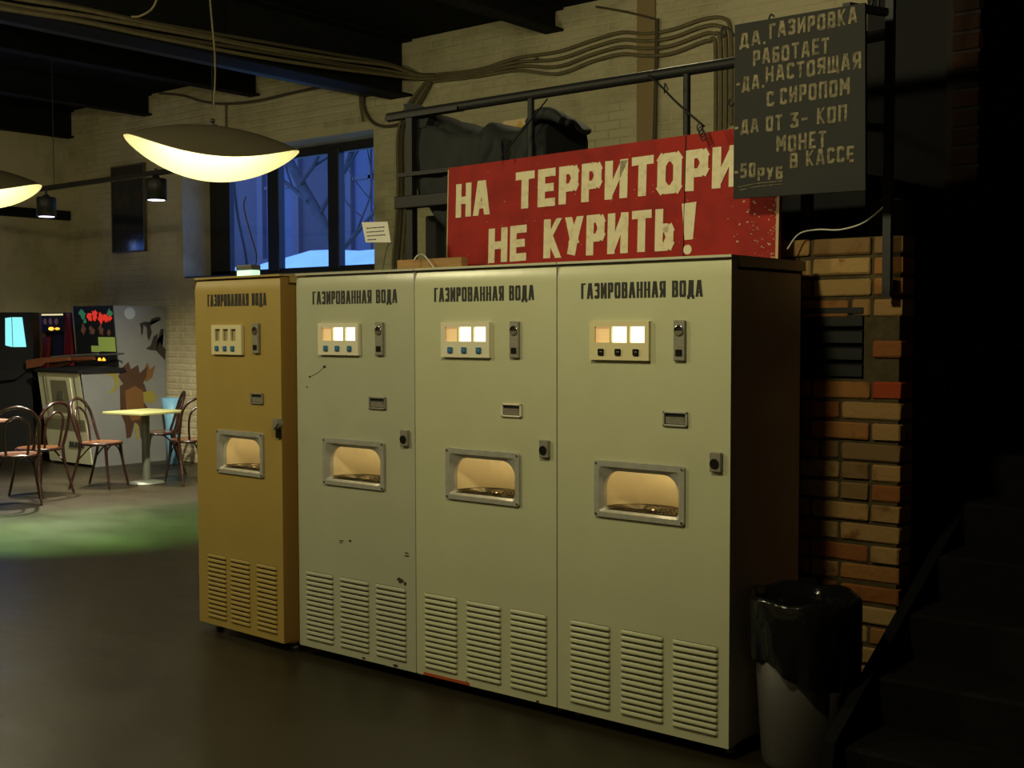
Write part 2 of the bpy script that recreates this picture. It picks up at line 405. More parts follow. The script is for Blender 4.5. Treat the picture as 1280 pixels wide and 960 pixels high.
b.build('whitewashed_brickwork', 'wbrick', wall_back, kind='stuff')
# left wall with its window
w = MB(); ly0, ly1, lz0, lz1 = 3.1, 3.88, 1.6, 2.9
w.box(XL-.5, XL, YF, ly0, 0, ZC); w.box(XL-.5, XL, ly1, YB, 0, ZC); w.box(XL-.5, XL, ly0, ly1, 0, lz0); w.box(XL-.5, XL, ly0, ly1, lz1, ZC)
w.build('wall_left', 'wall', kind='structure')
wn = MB()
for y0, y1, z0, z1 in ((ly0, ly1, lz0, lz0+.07), (ly0, ly1, lz1-.07, lz1), (ly0, ly0+.07, lz0, lz1), (ly1-.07, ly1, lz0, lz1), (3.45, 3.5, lz0, lz1)):
    wn.box(XL-.4, XL-.34, y0, y1, z0, z1)
w2 = wn.build('window_2', 'frame', kind='structure')
MB().box(XL-.375, XL-.37, ly0, ly1, lz0, lz1).build('pane', 'glass', w2)
MB().box(XL-.3, XR+.3, YF-.3, YF, 0, ZC).build('wall_front', 'wall', kind='structure')
MB().box(XR, XR+.3, YF, YB, 0, ZC).build('wall_right', 'brownw', kind='structure')
# black bar along the head of the left wall
MB().box(XL, XL+.07, 2.0, YB-.02, 3.03, 3.15).build('trim_1', 'steelb', kind='structure')
# back window: frame, mullions and panes
wy = 5.30
f = MB(); zc0, zc1 = wz0, wz1
f.box(wx0, wx1, wy, wy+.07, zc0, zc0+.09); f.box(wx0, wx1, wy, wy+.07, zc1-.10, zc1)
f.box(wx0, wx0+.38, wy, wy+.07, zc0, zc1); f.box(wx1-.1, wx1, wy, wy+.07, zc0, zc1)
win = f.build('window_1', 'frame', kind='structure')
for a, b_ in ((-8.97, -8.77), (-7.94, -7.76)):
    MB().cbox(a, b_, wy-.02, wy+.08, zc0+.05, zc1-.05, .008).build('mullion', 'frame', win)
for a, b_ in ((wx0+.38, -8.97), (-8.77, -7.94), (-7.76, wx1-.1)):
    MB().box(a, b_, wy+.03, wy+.036, zc0+.08, zc1-.09).build('pane', 'glass', win)
MB().box(wx0+.0, wx1, YB+.02, wy, wz0-.03, wz0+.02).build('window_sill', 'frame', win)
# steel beams running from the back wall across the ceiling
def ibeam(x, w_, z0, z1=ZC, m='steelb'):
    p = MB(); t = .022
    p.box(x-w_, x, YF, YB-.01, z0, z0+t); p.box(x-w_, x, YF, YB-.01, z1-t, z1-.002); p.box(x-w_/2-.01, x-w_/2+.01, YF, YB-.01, z0+t, z1-t)
    return p
for i, (x, w_, z0) in enumerate(((-12.40+.02, .14, 4.10), (-10.64, .16, 4.20), (-8.60, .16, 4.19), (-4.39, .2, 4.25), (-2.3, .16, 4.22), (-.3, .16, 4.22))):
    o = ibeam(x, w_, z0).build('ceiling_beam', 'steelb', kind='structure')
g = ibeam(-6.26, .30, 3.90); o = g.build('ceiling_beam', 'steelb', kind='structure')
g = MB(); g.cbox(-6.93, -6.66, YF, YB-.02, 3.965, 4.22, .02); g.cbox(-6.62, -6.585, YF, YB-.02, 3.93, 4.0, .01)
g.build('ceiling_duct', 'duct', kind='structure')
# small chase stripe and pipe on the wall
MB().box(-3.60, -3.42, YB-.025, YB, 2.2, 4.44).build('trim_2', mat('faded ochre stripe', (.27, .19, .09), .85), kind='structure')

# ------------------------------------------------------------------ outside the window
MB().box(-40, 10, 5.6, 60, 1.0, 1.2).build('ground', 'road', kind='structure')
s_ = MB(); nx, ny = 60, 12
vs = []
for j in range(ny+1):
    for i in range(nx+1):
        x = -34+i*.6; y = 7.5+j*.5
        hgt = 1.55 + 1.28*math.sin(min(1, j/5)*PI/2) + .10*math.sin(x*.9)+.06*math.sin(x*2.3+1)+.03*math.sin(x*5+j)+.045*(x+11)*.35
        vs.append((x, y, hgt))
s_.add(vs, [(j*(nx+1)+i, j*(nx+1)+i+1, (j+1)*(nx+1)+i+1, (j+1)*(nx+1)+i) for j in range(ny) for i in range(nx)], 0, True)
tag(s_.build('snow_bank', 'snow', kind='stuff'), 'bluish snow bank lying outside along the foot of the street building', 'snow')
fac = thing('stucco_building', 'old stucco building with tall windows across the snowy yard', 'building', (-17, 15, 1.2))
p = MB().box(-14, 14, 0, 6, 0, 12); p.box(-14, 14, -.12, 0, 1.55, 1.78); p.box(-14, 14, -.25, 0, 8.6, 8.9)
p.build('wall', 'facade', fac)
for k in range(9):
    xx = -12.4+k*3.05
    wf = MB(); wf.box(xx-.75, xx-.55, -.1, 0, 2.0, 4.7); wf.box(xx+.55, xx+.75, -.1, 0, 2.0, 4.7); wf.box(xx-.8, xx+.8, -.16, 0, 4.5, 4.75); wf.box(xx-.8, xx+.8, -.16, 0, 1.9, 2.05)
    wf.box(xx-.04, xx+.04, -.05, 0, 2.0, 4.5); wf.box(xx-.55, xx+.55, -.05, 0, 3.7, 3.78)
    fo = wf.build('window', 'ftrim', fac)
    MB().box(xx-.55, xx+.55, -.02, .0, 2.05, 4.5).build('pane', 'fwin', fo)
# fence low in front of the facade
fe = thing('low_rail', 'low dark railing between the snow bank and the street building', 'railing', (-17, 14.2, 1.2))
p = MB(); p.box(-12, 12, 0, .05, 1.55, 1.62); p.build('top_rail', 'road', fe)
MB().box(-12, 12, 0, .05, 1.1, 1.5).build('lower_board', 'road', fe)
# tree outside
tr = thing('bare_tree', 'bare winter tree leaning outside behind the window glass', 'tree', (-16.1, 12.2, 1.2))
random.seed(3)
t = MB(); t.tube(curve([(1.8,0,0),(1.2,0,1.3),(.2,.1,2.6),(-.8,0,4.2),(-1.3,0,6.2)]), [.17-.0035*i for i in range(33)], 8)
t.build('trunk', 'bark', tr)
t = MB()
def branch(p, d, L, r, lv):
    pts = [p]; q = Vector(p)
    for i in range(4):
        d = (d+Vector((random.uniform(-.25,.25), random.uniform(-.2,.2), random.uniform(-.1,.25)))).normalized(); q = q+d*L/4; pts.append(tuple(q))
    t.tube(pts, [r*(1-.17*i) for i in range(5)], 4)
    if lv:
        for k in range(4): branch(pts[1+k % 4], (d+Vector((random.uniform(-.9,.9), random.uniform(-.6,.6), random.uniform(-.5,.7)))).normalized(), L*.62, r*.5, lv-1)
for p0, d0 in (((.2,.1,2.6),(1,0,1)), ((-.5,0,3.6),(-1,0,.6)), ((0,0,2.9),(-.9,.1,.4)), ((-.9,0,4.6),(.7,0,1)), ((.8,0,1.8),(1,0,.5)), ((-.3,0,3.2),(1,0,.6)), ((-1,0,5),(-.7,0,1))):
    branch(p0, Vector(d0).normalized(), 2.4, .06, 3)
t.build('branches', 'bark', tr, kind='stuff')
random.seed(11)
# a thin street pole outside
tag(MB().tube(curve([(-10.8, 6.4, 1.2), (-10.75, 6.4, 2.4), (-10.95, 6.4, 3.2), (-11.15, 6.4, 4.6)]), .02, 6).build('street_pole', 'bark'), 'thin bent pole standing outside close to the left window pane', 'pole')

# ------------------------------------------------------------------ soda water machines
DEP = .595
def louvre_mesh(wd, mname):
    m = MB(); p = .0085; h = .0185; c = .006
    prof = [(0, 0), (-p*.7, .0018), (-p, .0045), (-p*.92, .009), (-p*.70, .0145), (-p*.42, h)]
    def ring(x, s): return [(x, y*s, z) for y, z in prof]
    secs = [(0, 0), (c*.4, .55), (c, .88), (c*2, 1), (wd-c*2, 1), (wd-c, .88), (wd-c*.4, .55), (wd, 0)]
    vs = []
    for x, s in secs: vs += [(x, y*s, z) for y, z in prof]
    n = len(prof); fs = []
    for i in range(len(secs)-1):
        for j in range(n-1): fs.append((i*n+j, (i+1)*n+j, (i+1)*n+j+1, i*n+j+1))
    m.add(vs, fs, 0, True)
    m.quad((c, 0, h-.004), (wd-c, 0, h-.004), (wd-c, -p*.42, h), (c, -p*.42, h), 1)  # black strips paint in the dark inside of the slot
    m.quad((c, -.0006, h-.004), (wd-c, -.0006, h-.004), (wd-c, -.0006, h+.0012), (c, -.0006, h+.0012), 1)
    return m.mesh('louvre', [mname, 'dark'])
def soda_machine(label, x0, wd, paint, sidep, rz=0, y=0, lit=True, btn='bblack', ret='plate', txtw=.55, fe=(0, 0), latch=False, lx=(.067, .312, .548, .195), first=None):
    """x0 left edge of the door; features are placed from the door's lower left corner"""
    t = thing('soda_machine', label, 'vending machine', (x0, y, 0), rz, 'soda water machines in a row')
    zt = 1.848; zb = .048; g = .003; fo = fe[0]
    # body
    m = MB(); bx0, bx1 = g+.012, wd-.012
    m.box(bx0, bx0+.012, .048, DEP, .035, 1.822); m.box(bx1-.012, bx1, .048, DEP, .035, 1.822); m.box(bx0, bx1, DEP-.012, DEP, .035, 1.822)
    m.box(bx0, bx1, .048, DEP, .035, .047); m.box(bx0, bx1, .048, DEP, 1.81, 1.822); m.build('body', sidep, t)
    m = MB(); m.box(g, wd-.001, .058, DEP+.01, 1.822, 1.862); m.box(g, wd-.001, -.004, .058, 1.853, 1.862); m.build('lid', sidep if paint == 'cream' or paint == 'greyg' else paint, t)
    MB().box(g, wd-.001, -.0045, -.004, 1.856, 1.8625).build('lid_edge', paint, t)
    # door sheet with the niche opening cut out
    nx0, nx1, nz0, nz1 = .205+fo, .585+fo, .872, 1.062
    if wd < .75: nx0, nx1 = .205, .560
    m = MB(); d0, d1 = 0, .048; xs = [g, nx0, nx1, wd-g]; zs = [zb, nz0, nz1, 1.785]
    for i in range(3):
        for j in range(3):
            if i == 1 and j == 1: continue
            m.quad((xs[i], 0, zs[j]), (xs[i+1], 0, zs[j]), (xs[i+1], 0, zs[j+1]), (xs[i], 0, zs[j+1]))
    rows = [1.785+.063*k/8 for k in range(9)]
    m.add([(x, 2.6*(z-1.785)**2, z) for z in rows for x in (g, wd-g)], [(2*k, 2*k+1, 2*k+3, 2*k+2) for k in range(8)], 0, True)
    c = .004
    door = m
    door.quad((g, 0, zb), (g, d1, zb), (g, d1, zt), (g, 0, zt), 1); door.quad((wd-g, 0, zb), (wd-g, d1, zb), (wd-g, d1, zt), (wd-g, 0, zt), 1)
    door.quad((g, 0, zb), (wd-g, 0, zb), (wd-g, d1, zb), (g, d1, zb), 1); door.quad((g, 0, zt), (wd-g, 0, zt), (wd-g, d1, zt), (g, d1, zt), 1)
    door.build('door', [paint, sidep], t)
    # niche: curved enamel back, drip grille
    n_ = MB(); K = 14; zc = (nz0+nz1)/2; a0, a1 = nx0+.012, nx1-.012; cxn = (a0+a1)/2; rx = (a1-a0)/2; dp = .17
    arc = [(cxn-rx*math.cos(PI*k/K), .012+dp*math.sin(PI*k/K)**.75) for k in range(K+1)]
    vs = [(x, yy, nz0+.01) for x, yy in arc]+[(x, yy, nz1+.02) for x, yy in arc]
    n_.add(vs, [(k, k+1, K+2+k, K+1+k) for k in range(K)], 0, True)
    n_.add([(x, yy, nz1+.02) for x, yy in arc], [tuple(range(K+1))])
    n_.build('niche', 'niche', t)
    gr = MB(); zf = nz0+.022
    gr.add([(x, yy, zf-.006) for x, yy in arc], [tuple(range(K+1))])
    for k in range(9):
        s = 1-.1*k
        if s > .15: gr.tube([(cxn-(rx-.01)*s*math.cos(PI*q/12), .02+(dp-.02)*s*math.sin(PI*q/12)**.8, zf) for q in range(13)], .0028, 5)
    gr.lathe([(.0, .008), (.02, .007), (.028, 0)], 12, (cxn+.02, .07, zf))
    gr.build('drip_grille', 'grille', t)
    l = light('niche_bulb', 'POINT', (0, 0, 0), NICHE_W, (1, .86, .55), .012); l.parent = t; l.location = (cxn+.02, .055, nz1+.008)
    # cast frame
    ox0, ox1, oz0, oz1 = nx0-.017, nx1+.017, nz0-.017, nz1+.018
    outer = rrect(ox0, ox1, oz0, oz1, .012, .012, 6); inner = rrect(nx0+.022, nx1-.018, nz0+.012, nz1-.022, .070, .018, 6)
    mid = rrect(nx0+.008, nx1-.006, nz0+.004, nz1-.006, .012, .010, 6)
    fr = MB(); n = len(outer)
    L0 = [(x, 0, z) for x, z in outer]; L1 = [(x*.992+.008*(ox0+ox1)/2, -.010, z*.985+.015*(oz0+oz1)/2) for x, z in outer]
    L2 = [(x, -.010, z) for x, z in mid]; L3 = [(x, .006, z) for x, z in inner]; L4 = [(x, .026, z) for x, z in inner]
    fr.add(L0+L1+L2+L3+L4, [(k*n+i, k*n+(i+1) % n, (k+1)*n+(i+1) % n, (k+1)*n+i) for k in range(4) for i in range(n)], 0, False)
    # dull plate closing behind the frame corners
    frame = fr.build('niche_frame', 'chrome', t)
    for sx in (ox0+.012, ox1-.012):
        for sz in (oz0+.012, oz1-.012):
            MB().lathe([(.0, .0), (.0055, .0)], 10).v
            s = MB(); s.add([(sx+.0055*math.cos(q*PI/5), -.0125, sz+.0055*math.sin(q*PI/5)) for q in range(10)]+[(sx+.0068*math.cos(q*PI/5), -.009, sz+.0068*math.sin(q*PI/5)) for q in range(10)],
                            [tuple(range(10))]+[(q, (q+1) % 10, 10+(q+1) % 10, 10+q) for q in range(10)])
            s.build('screw', 'shiny', frame)
    # price panel
    px0, px1, pz0, pz1 = (.172, .446, 1.473, 1.623) if wd > .75 else (.165, .422, 1.466, 1.617)
    pm = 'plastic' if btn == 'bblack' or not lit else 'wplastic'
    k = (px1-px0)/.274
    wins = [(.024, .094), (.103, .174), (.187, .255)] if lit else [(.034, .080), (.108, .154), (.178, .224)]
    wz0_, wz1_ = (pz0+.068, pz0+.130) if lit else (pz0+.070, pz0+.130)
    pn = MB(); cols = [px0]; 
    for a, b_ in wins: cols += [px0+a*k, px0+b_*k]
    cols.append(px1); yf = -.016
    for i in range(len(cols)-1):
        if i % 2 == 0: pn.quad((cols[i], yf, pz0), (cols[i+1], yf, pz0), (cols[i+1], yf, pz1), (cols[i], yf, pz1))
        else:
            a, b_ = cols[i], cols[i+1]
            pn.quad((a, yf, pz0), (b_, yf, pz0), (b_, yf, wz0_), (a, yf, wz0_)); pn.quad((a, yf, wz1_), (b_, yf, wz1_), (b_, yf, pz1), (a, yf, pz1))
            pn.quad((a, yf, wz0_), (b_, yf, wz0_), (b_, -.004, wz0_), (a, -.004, wz0_)); pn.quad((a, yf, wz1_), (b_, yf, wz1_), (b_, -.004, wz1_), (a, -.004, wz1_))
            pn.quad((a, yf, wz0_), (a, yf, wz1_), (a, -.004, wz1_), (a, -.004, wz0_)); pn.quad((b_, yf, wz0_), (b_, yf, wz1_), (b_, -.004, wz1_), (b_, -.004, wz0_))
    e = .003
    for q in (((px0, pz0), (px1, pz0)), ((px1, pz0), (px1, pz1)), ((px1, pz1), (px0, pz1)), ((px0, pz1), (px0, pz0))):
        (ax, az), (bx, bz) = q; pn.quad((ax, yf, az), (bx, yf, bz), (bx, 0, bz), (ax, 0, az))
    panel = pn.build('price_panel', pm, t)
    for i, (a, b_) in enumerate(wins):
        o = MB().box(px0+a*k, px0+b_*k, -.005, -.003, wz0_, wz1_).build('display_window', ('amber' if i == 0 else 'lit') if lit else 'unlit', panel)
        if lit: o['label'] = 'dim amber window' if i == 0 else 'bright lit window'
        q = MB()
        if lit:
            for r_ in range(2): q.box(px0+(a+.018)*k, px0+(b_-.010)*k, -.0056, -.0052, wz0_+.020+r_*.014, wz0_+.0215+r_*.014)
            q.build('printed_lines', 'sorange' if False else 'amber', o) if False else q.build('printed_line', mat('faint brown print', (.45, .28, .1), .6, emit=(.8, .5, .2), estr=.5) if 'fp' not in M else M['fp'], panel)
        else:
            for r_ in range(2): q.box(px0+(a+.012+.014*r_)*k, px0+(a+.018+.014*r_)*k, -.0056, -.0052, wz0_, wz1_-.012)
            q.build('vertical_strip', 'plastic', panel)
        bx = px0+(a+b_)/2*k-.004
        bb = MB(); bb.cbox(bx-.0135, bx+.0135, -.024, -.014, pz0+.018, pz0+.044, .003); bo = bb.build('push_button', btn, panel)
        MB().box(bx-.002, bx+.010, -.0246, -.0238, pz0+.031, pz0+.034).build('button_mark', 'plate', bo)
    # coin slot plate
    cx0, cx1 = (.552, .602) if wd > .75 else (.506, .556)
    pl = MB().cbox(cx0, cx1, -.014, 0, 1.474, 1.626, .003).build('coin_plate', 'plate', t)
    cm = (cx0+cx1)/2
    q = MB(); q.tube([(cm+.018*math.cos(a*PI/10), -.016, 1.588+.018*math.sin(a*PI/10)) for a in range(20)], .0035, 6, closed=True)
    q.prism([(cm+.016*math.cos(PI+a*PI/8), 1.586+.016*math.sin(PI+a*PI/8)) for a in range(9)], 'xz', -.019, -.014); q.build('coin_eye', 'shiny', pl)
    MB().disc((cm, -.0146, 1.588), .017, 20, 'y').build('coin_slot', 'dark', pl)
    MB().cbox(cm-.014, cm+.014, -.0185, -.013, 1.492, 1.517, .002).build('reject_button', 'bblack', pl)
    # coin return
    rx0, rx1, rz0, rz1 = (.503, .611, 1.227, 1.284) if wd > .75 else (.478, .578, 1.222, 1.277)
    q = MB()
    for a in ((rx0, rx1, rz0, rz0+.008), (rx0, rx1, rz1-.008, rz1), (rx0, rx0+.009, rz0, rz1), (rx1-.009, rx1, rz0, rz1)): q.cbox(a[0], a[1], -.009, 0, a[2], a[3], .002)
    rt = q.build('coin_return', ret, t)
    MB().box(rx0+.008, rx1-.008, -.002, -.0005, rz0+.007, rz1-.007).build('return_opening', 'dark', rt)
    if ret != 'chrome' or True:
        q = MB(); q.quad((rx0+.012, -.0035, rz0+.010), (rx1-.012, -.0035, rz0+.010), (rx1-.012, -.0065, rz1-.020), (rx0+.012, -.0065, rz1-.020)); q.build('return_flap', 'plate', rt)
    # lock
    if latch:
        q = MB(); lxx = .705; q.cyl((lxx, 0, 1.135), (lxx, -.028, 1.135), .026, 16); lo = q.build('latch', 'plate', t)
        q = MB(); q.prism([(lxx-.016, 1.120), (lxx+.022, 1.150), (lxx+.030, 1.138), (lxx-.002, 1.105)], 'xz', -.040, -.028); q.build('latch_lever', 'plate', lo)
        MB().cbox(lxx-.02, lxx+.016, -.014, 0, 1.062, 1.108, .003).build('latch_keeper', 'bblack', lo)
    else:
        lo = MB().cbox(.709, .757, -.016, 0, 1.070, 1.142, .003).build('lock', 'plate', t)
        MB().cyl((.731, -.0165, 1.100), (.731, -.019, 1.100), .019, 16).build('lock_hole', 'bblack', lo)
    # lettering
    q = MB(); x_ = .120 if wd > .75 else .115
    lettering(q, 'ГАЗИРОВАННАЯ ВОДА', x_, 1.712, .062, txtw, .0112, .0064, -.0012, .0, gap=.2)
    q.build('lettering', 'black', t)
    # louvres: three columns of pressed hoods, each a part
    me = louvre_mesh(lx[3], paint)
    for cxx in lx[:3]:
        for r_ in range(14): place('louvre', me, t, loc=(cxx, 0, .402-r_*.0243))
    # feet
    for xx in (.045, wd-.045):
        for yy in (.10, DEP-.07):
            MB().lathe([(.0, 0), (.022, 0), (.022, .012), (.010, .016), (.010, .046), (0, .046)], 12, (xx, yy, -.001+.001)).build('foot', 'foot', t)
    return t
M['fp'] = mat('faint brown print', (.45, .28, .1), .6, emit=(.8, .5, .2), estr=.5)
Wd = .7907
soda_machine('cream soda machine at the right end of the row, black buttons, beside the bin', -Wd, Wd, 'cream', 'side', btn='bblack', ret='chrome')
m3 = soda_machine('cream soda machine second from the right with blue buttons and orange tape at its foot', -2*Wd, Wd, 'cream', 'side', btn='blue', ret='wplastic', lx=(.053, .300, .545, .195), txtw=.555)
m2 = soda_machine('grey green soda machine with chipped paint, next to the mustard one', -3*Wd, Wd, 'greyg', 'side', btn='blue', ret='plate', lx=(.054, .295, .535, .195), txtw=.565)
soda_machine('mustard gold soda machine with unlit price panel and latch at the left end', -3.158, .722, 'gold', 'goldside', y=-.012, rz=-.04, lit=False, btn='blue', ret='plate', latch=True, lx=(.085, .285, .505, .165), txtw=.495)
# orange tape and chips
MB().box(.045, .315, -.002, 0, .049, .062).build('orange_tape', 'orange', m3)
def chip(par, x, z, r, sq=1., name='paint_chip'):
    n = 9; MB().prism([(x+r*(.6+.6*random.random())*math.cos(2*PI*k/n), z+sq*r*(.6+.6*random.random())*math.sin(2*PI*k/n)) for k in range(n)], 'xz', -.0012, 0).build(name, 'rust', par)
for x, z, r, sq in ((.694, .455, .022, .6), (.722, .445, .009, 1), (.735, .572, .016, .2), (.735, .585, .015, .2), (.30, .585, .013, .2), (.365, .60, .010, .5), (.305, .595, .02, .15), (.20, 1.415, .012, .6), (.095, 1.365, .008, .6), (.075, 1.315, .005, 1), (.66, .058, .02, .4), (.45, .056, .012, .5), (.25, .12, .006, .5)):
    chip(m2, x, z, r, sq)
MB().tube([(.095, -.001, 1.365), (.15, -.001, 1.385), (.20, -.001, 1.415)], .0012, 4).build('scratch', 'rust', m2)
for x, z, r in ((.30, .06, .006), (.69, .052, .008)): chip(m3, x, z, r)

# ------------------------------------------------------------------ things above the machines
sg = thing('no_smoking_sign', 'long red wooden sign with cream capital letters standing on the machines', 'sign', (-1.898, .56, 1.8625), 0); sg.scale = (1.013, 1, 1.013)
sg.rotation_euler = (math.radians(-2), 0, 0)
MB().prism([(0, 0), (1.774, 0), (1.774, .555), (1.567, .548), (0, .52)], 'xz', 0, .022).build('board', 'red', sg)
q = MB(); lettering(q, 'НА', .058, .272, .165, .215, .034, .034, -.003, .0, gap=.14, sheary=.03)
lettering(q, 'ТЕРРИТОРИ', .428, .290, .172, 1.16, .041, .036, -.003, .0, gap=.16, sheary=.018)
lettering(q, 'НЕ', .270, .045, .165, .230, .038, .035, -.003, .0, gap=.14, sheary=.03)
lettering(q, 'КУРИТЬ', .600, .055, .180, .69, .039, .035, -.003, .0, gap=.16, sheary=.015)
q.prism([(1.345, .105), (1.385, .107), (1.398, .262), (1.328, .258)], 'xz', -.003, 0)
q.prism([(1.36+.021*math.cos(k*PI/5), .065+.021*math.sin(k*PI/5)) for k in range(10)], 'xz', -.003, 0)
q.build('lettering', 'signtxt', sg)
MB().box(1.338, 1.341, -.0035, 0, 0, .54).build('board_seam', 'dark', sg)
q = MB(); random.seed(5)
for k in range(150):
    x = 1.774-abs(random.gauss(0, .09)) if k < 95 else random.uniform(0, 1.77); z = random.uniform(.0, .30) if k < 95 else random.uniform(.0, .5)
    if x > 1.765: x = 1.765
    r = random.uniform(.0012, .0055) if k < 95 else random.uniform(.001, .0028)
    q.prism([(x+r*random.uniform(.6, 1.6)*math.cos(a*PI/3), z+r*random.uniform(.4, 1.1)*math.sin(a*PI/3)) for a in range(6)], 'xz', -.0016, 0)
q.box(1.762, 1.774, -.0012, 0, 0, .33); q.box(0, .006, -.0012, 0, 0, .51)
q.build('worn_patches', 'redwear', sg, kind='stuff')
random.seed(12)

# ironwork gantry above and behind the machines
RY = .80
ga = thing('iron_gantry', 'black iron rack with a handrail above the machines behind the red sign', 'railing', (-2.36, RY, 0))
def gp(n, a, b, r=.019, nn=8): return MB().tube([a, b], r, nn).build(n, 'iron', ga)
q = MB(); q.tube([(-.17, 0, 2.735), (2.02, 0, 2.74), (2.64, -.06, 2.745)], .025, 8); q.build('handrail', 'iron', ga)
q = MB(); q.prism([(-.17, -.03), (.35, -.03), (.35, .03), (.0, .03)], 'xy', 2.715, 2.735); q.build('rail_end_plate', 'iron', ga)
gp('post', (.81, 0, 2.25), (.81, 0, 2.74), .017); gp('post', (1.69, 0, 2.25), (1.69, 0, 2.74), .017)
MB().box(-.022, .022, -.02, .02, 0, 2.72).build('post', 'iron', ga)
MB().box(-.085, .35, -.03, .0, 2.405, 2.425).build('crossbar', 'iron', ga)
MB().cbox(-.085, 2.3, -.05, .01, 2.235, 2.30, .004).build('channel_beam', 'iron', ga)
MB().box(-.06, 2.3, .0, .75, 2.27, 2.285).build('deck_plate', 'iron', ga)
MB().box(2.24, 2.28, .0, .04, 0, 2.27).build('post', 'iron', ga)
MB().box(.0, .04, .70, .74, 0, 2.27).build('post', 'iron', ga)
tag(MB().cbox(-2.41, -2.0, .95, 1.3, 0, 2.21, .01).build('black_locker', 'cabb'), 'tall black locker behind the machines under the iron rack', 'locker')
# cloth bundle on the deck
q = MB(); NX, NA = 90, 44; vs = []
from mathutils import noise
CT = [(0, .42), (.05, .445), (.12, .44), (.22, .405), (.34, .365), (.45, .345), (.55, .36), (.66, .335), (.76, .325), (.86, .36), (.93, .365), (1.0, .34)]
def topz(x):
    for (a, za), (b, zb) in zip(CT[:-1], CT[1:]):
        if a <= x <= b: return za+(zb-za)*(x-a)/(b-a)
    return CT[-1][1]
for i in range(NX+1):
    x = i/NX; h = topz(x)
    for j in range(NA+1):
        a = PI*j/NA; ca = math.cos(a); sa = math.sin(a)
        yy = .20-.19*math.copysign(abs(ca)**.45, ca); zz = h*sa**.35
        u = x-.55*zz
        f = .020*math.sin(u*19+3*noise.noise((x*2, zz*3, 1)))+.035*noise.noise((x*3+zz*4, zz*2-x*2, yy*4))+.012*abs(noise.noise((x*9-zz*9, zz*5, 3)))*2
        if 0 < j < NA: yy += f*(-1 if j < NA/2 else 1)*1.1; zz = max(0, zz+f*.5*sa)
        vs.append((x*.85-.02+.02*noise.noise((zz*9, 0, yy*8)), yy, 2.287+zz))
q.add(vs, [(i*(NA+1)+j, i*(NA+1)+j+1, (i+1)*(NA+1)+j+1, (i+1)*(NA+1)+j) for i in range(NX) for j in range(NA)], 0, True)
q.add([vs[j] for j in range(NA+1)], [tuple(range(NA+1))]); q.add([vs[NX*(NA+1)+j] for j in range(NA+1)], [tuple(range(NA+1))])
cb = thing('cloth_bundle', 'long bundle wrapped in charcoal cloth lying on the iron rack', 'bundle', (-2.34, .84, 0))
q.build('wrap', 'cloth', cb)
def sheet(name, poly_fn, nu, nv, th=.008):
    q = MB(); vs = [poly_fn(i/nu, j/nv) for i in range(nu+1) for j in range(nv+1)]; n = nv+1
    q.add(vs, [(i*n+j, i*n+j+1, (i+1)*n+j+1, (i+1)*n+j) for i in range(nu) for j in range(nv)], 0, True)
    o = q.build(name, 'cloth', cb); md = o.modifiers.new('thickness', 'SOLIDIFY'); md.thickness = th; return o
# front drape hanging past the deck edge, its hem slanting down to the right
sheet('hanging_drape', lambda u, v: (-.02+.60*u, -.008+.006*math.sin(u*16-v*5)+.005*math.sin(u*31+v*9), 2.68-.13*u-v*(.32+.20*min(1, u/.42)+.03*math.sin(u*7))+.01*math.sin(u*9)), 40, 14)
# flap rolled over at the right end, and a peak poking over the handrail at the left
sheet('end_flap', lambda u, v: (.74+.23*u, .02+.20*v, 2.632+.035*math.sin(u*PI*.9)-.055*u*u+.02*math.sin(v*6)), 12, 8, .022)
q = MB(); q.tube(curve([(.74, .00, 2.61), (.82, -.01, 2.645), (.90, -.01, 2.635), (.955, -.01, 2.60)]), [.02+.012*math.sin(PI*k/24) for k in range(25)], 8); q.build('rolled_end', 'cloth', cb)
q = MB(); q.prism([(-.10, 2.80), (-.02, 2.795), (.10, 2.73), (.06, 2.66), (.0, 2.66)], 'xz', -.02, .03); q.build('cloth_peak', 'cloth', cb)

# little painted scrap behind the bundle
sp = thing('painted_placard', 'small cream placard with red and yellow paint behind the cloth bundle', 'sign', (-2.22, 1.40, 2.29))
MB().box(0, .36, 0, .01, 0, .47).build('board', 'redwear', sp)
q = MB(); q.box(.22, .245, -.003, 0, .3, .49); q.box(.06, .19, -.003, 0, .36, .385); q.build('red_mark', 'red', sp)
MB().prism([(.0, .30), (.12, .46), (.16, .40), (.10, .28)], 'xz', -.002, 0).build('yellow_mark', mat('yellow paint', (.45, .28, .03), .7), sp)
# hanging wires of the red sign
tag(MB().tube([(-1.515, .52, 2.395), (-1.48, .60, 2.50), (-1.43, .775, 2.70)], .004, 5).build('hanging_wire', 'iron'), 'thin slack wire tying the red sign near its left end to the handrail', 'wire', 'wires holding the red sign')
q = MB(); q.tube(curve([(-.86, .78, 2.74), (-.74, .7, 2.66), (-.6, .6, 2.56), (-.42, .52, 2.43)]), .005, 5)
for k in range(4): q.tube([(-.43+.012*math.cos(a*PI/4)+.006*k, .50, 2.425-.014*k+.016*math.sin(a*PI/4)) for a in range(8)], .0028, 4, closed=True)
q.tube(curve([(-.70, .66, 2.62), (-.69, .65, 2.66), (-.675, .65, 2.63)]), .004, 4)
tag(q.build('hanging_wire', 'iron'), 'twisted wire with a knot tying the red sign beside the blackboard', 'wire', 'wires holding the red sign')
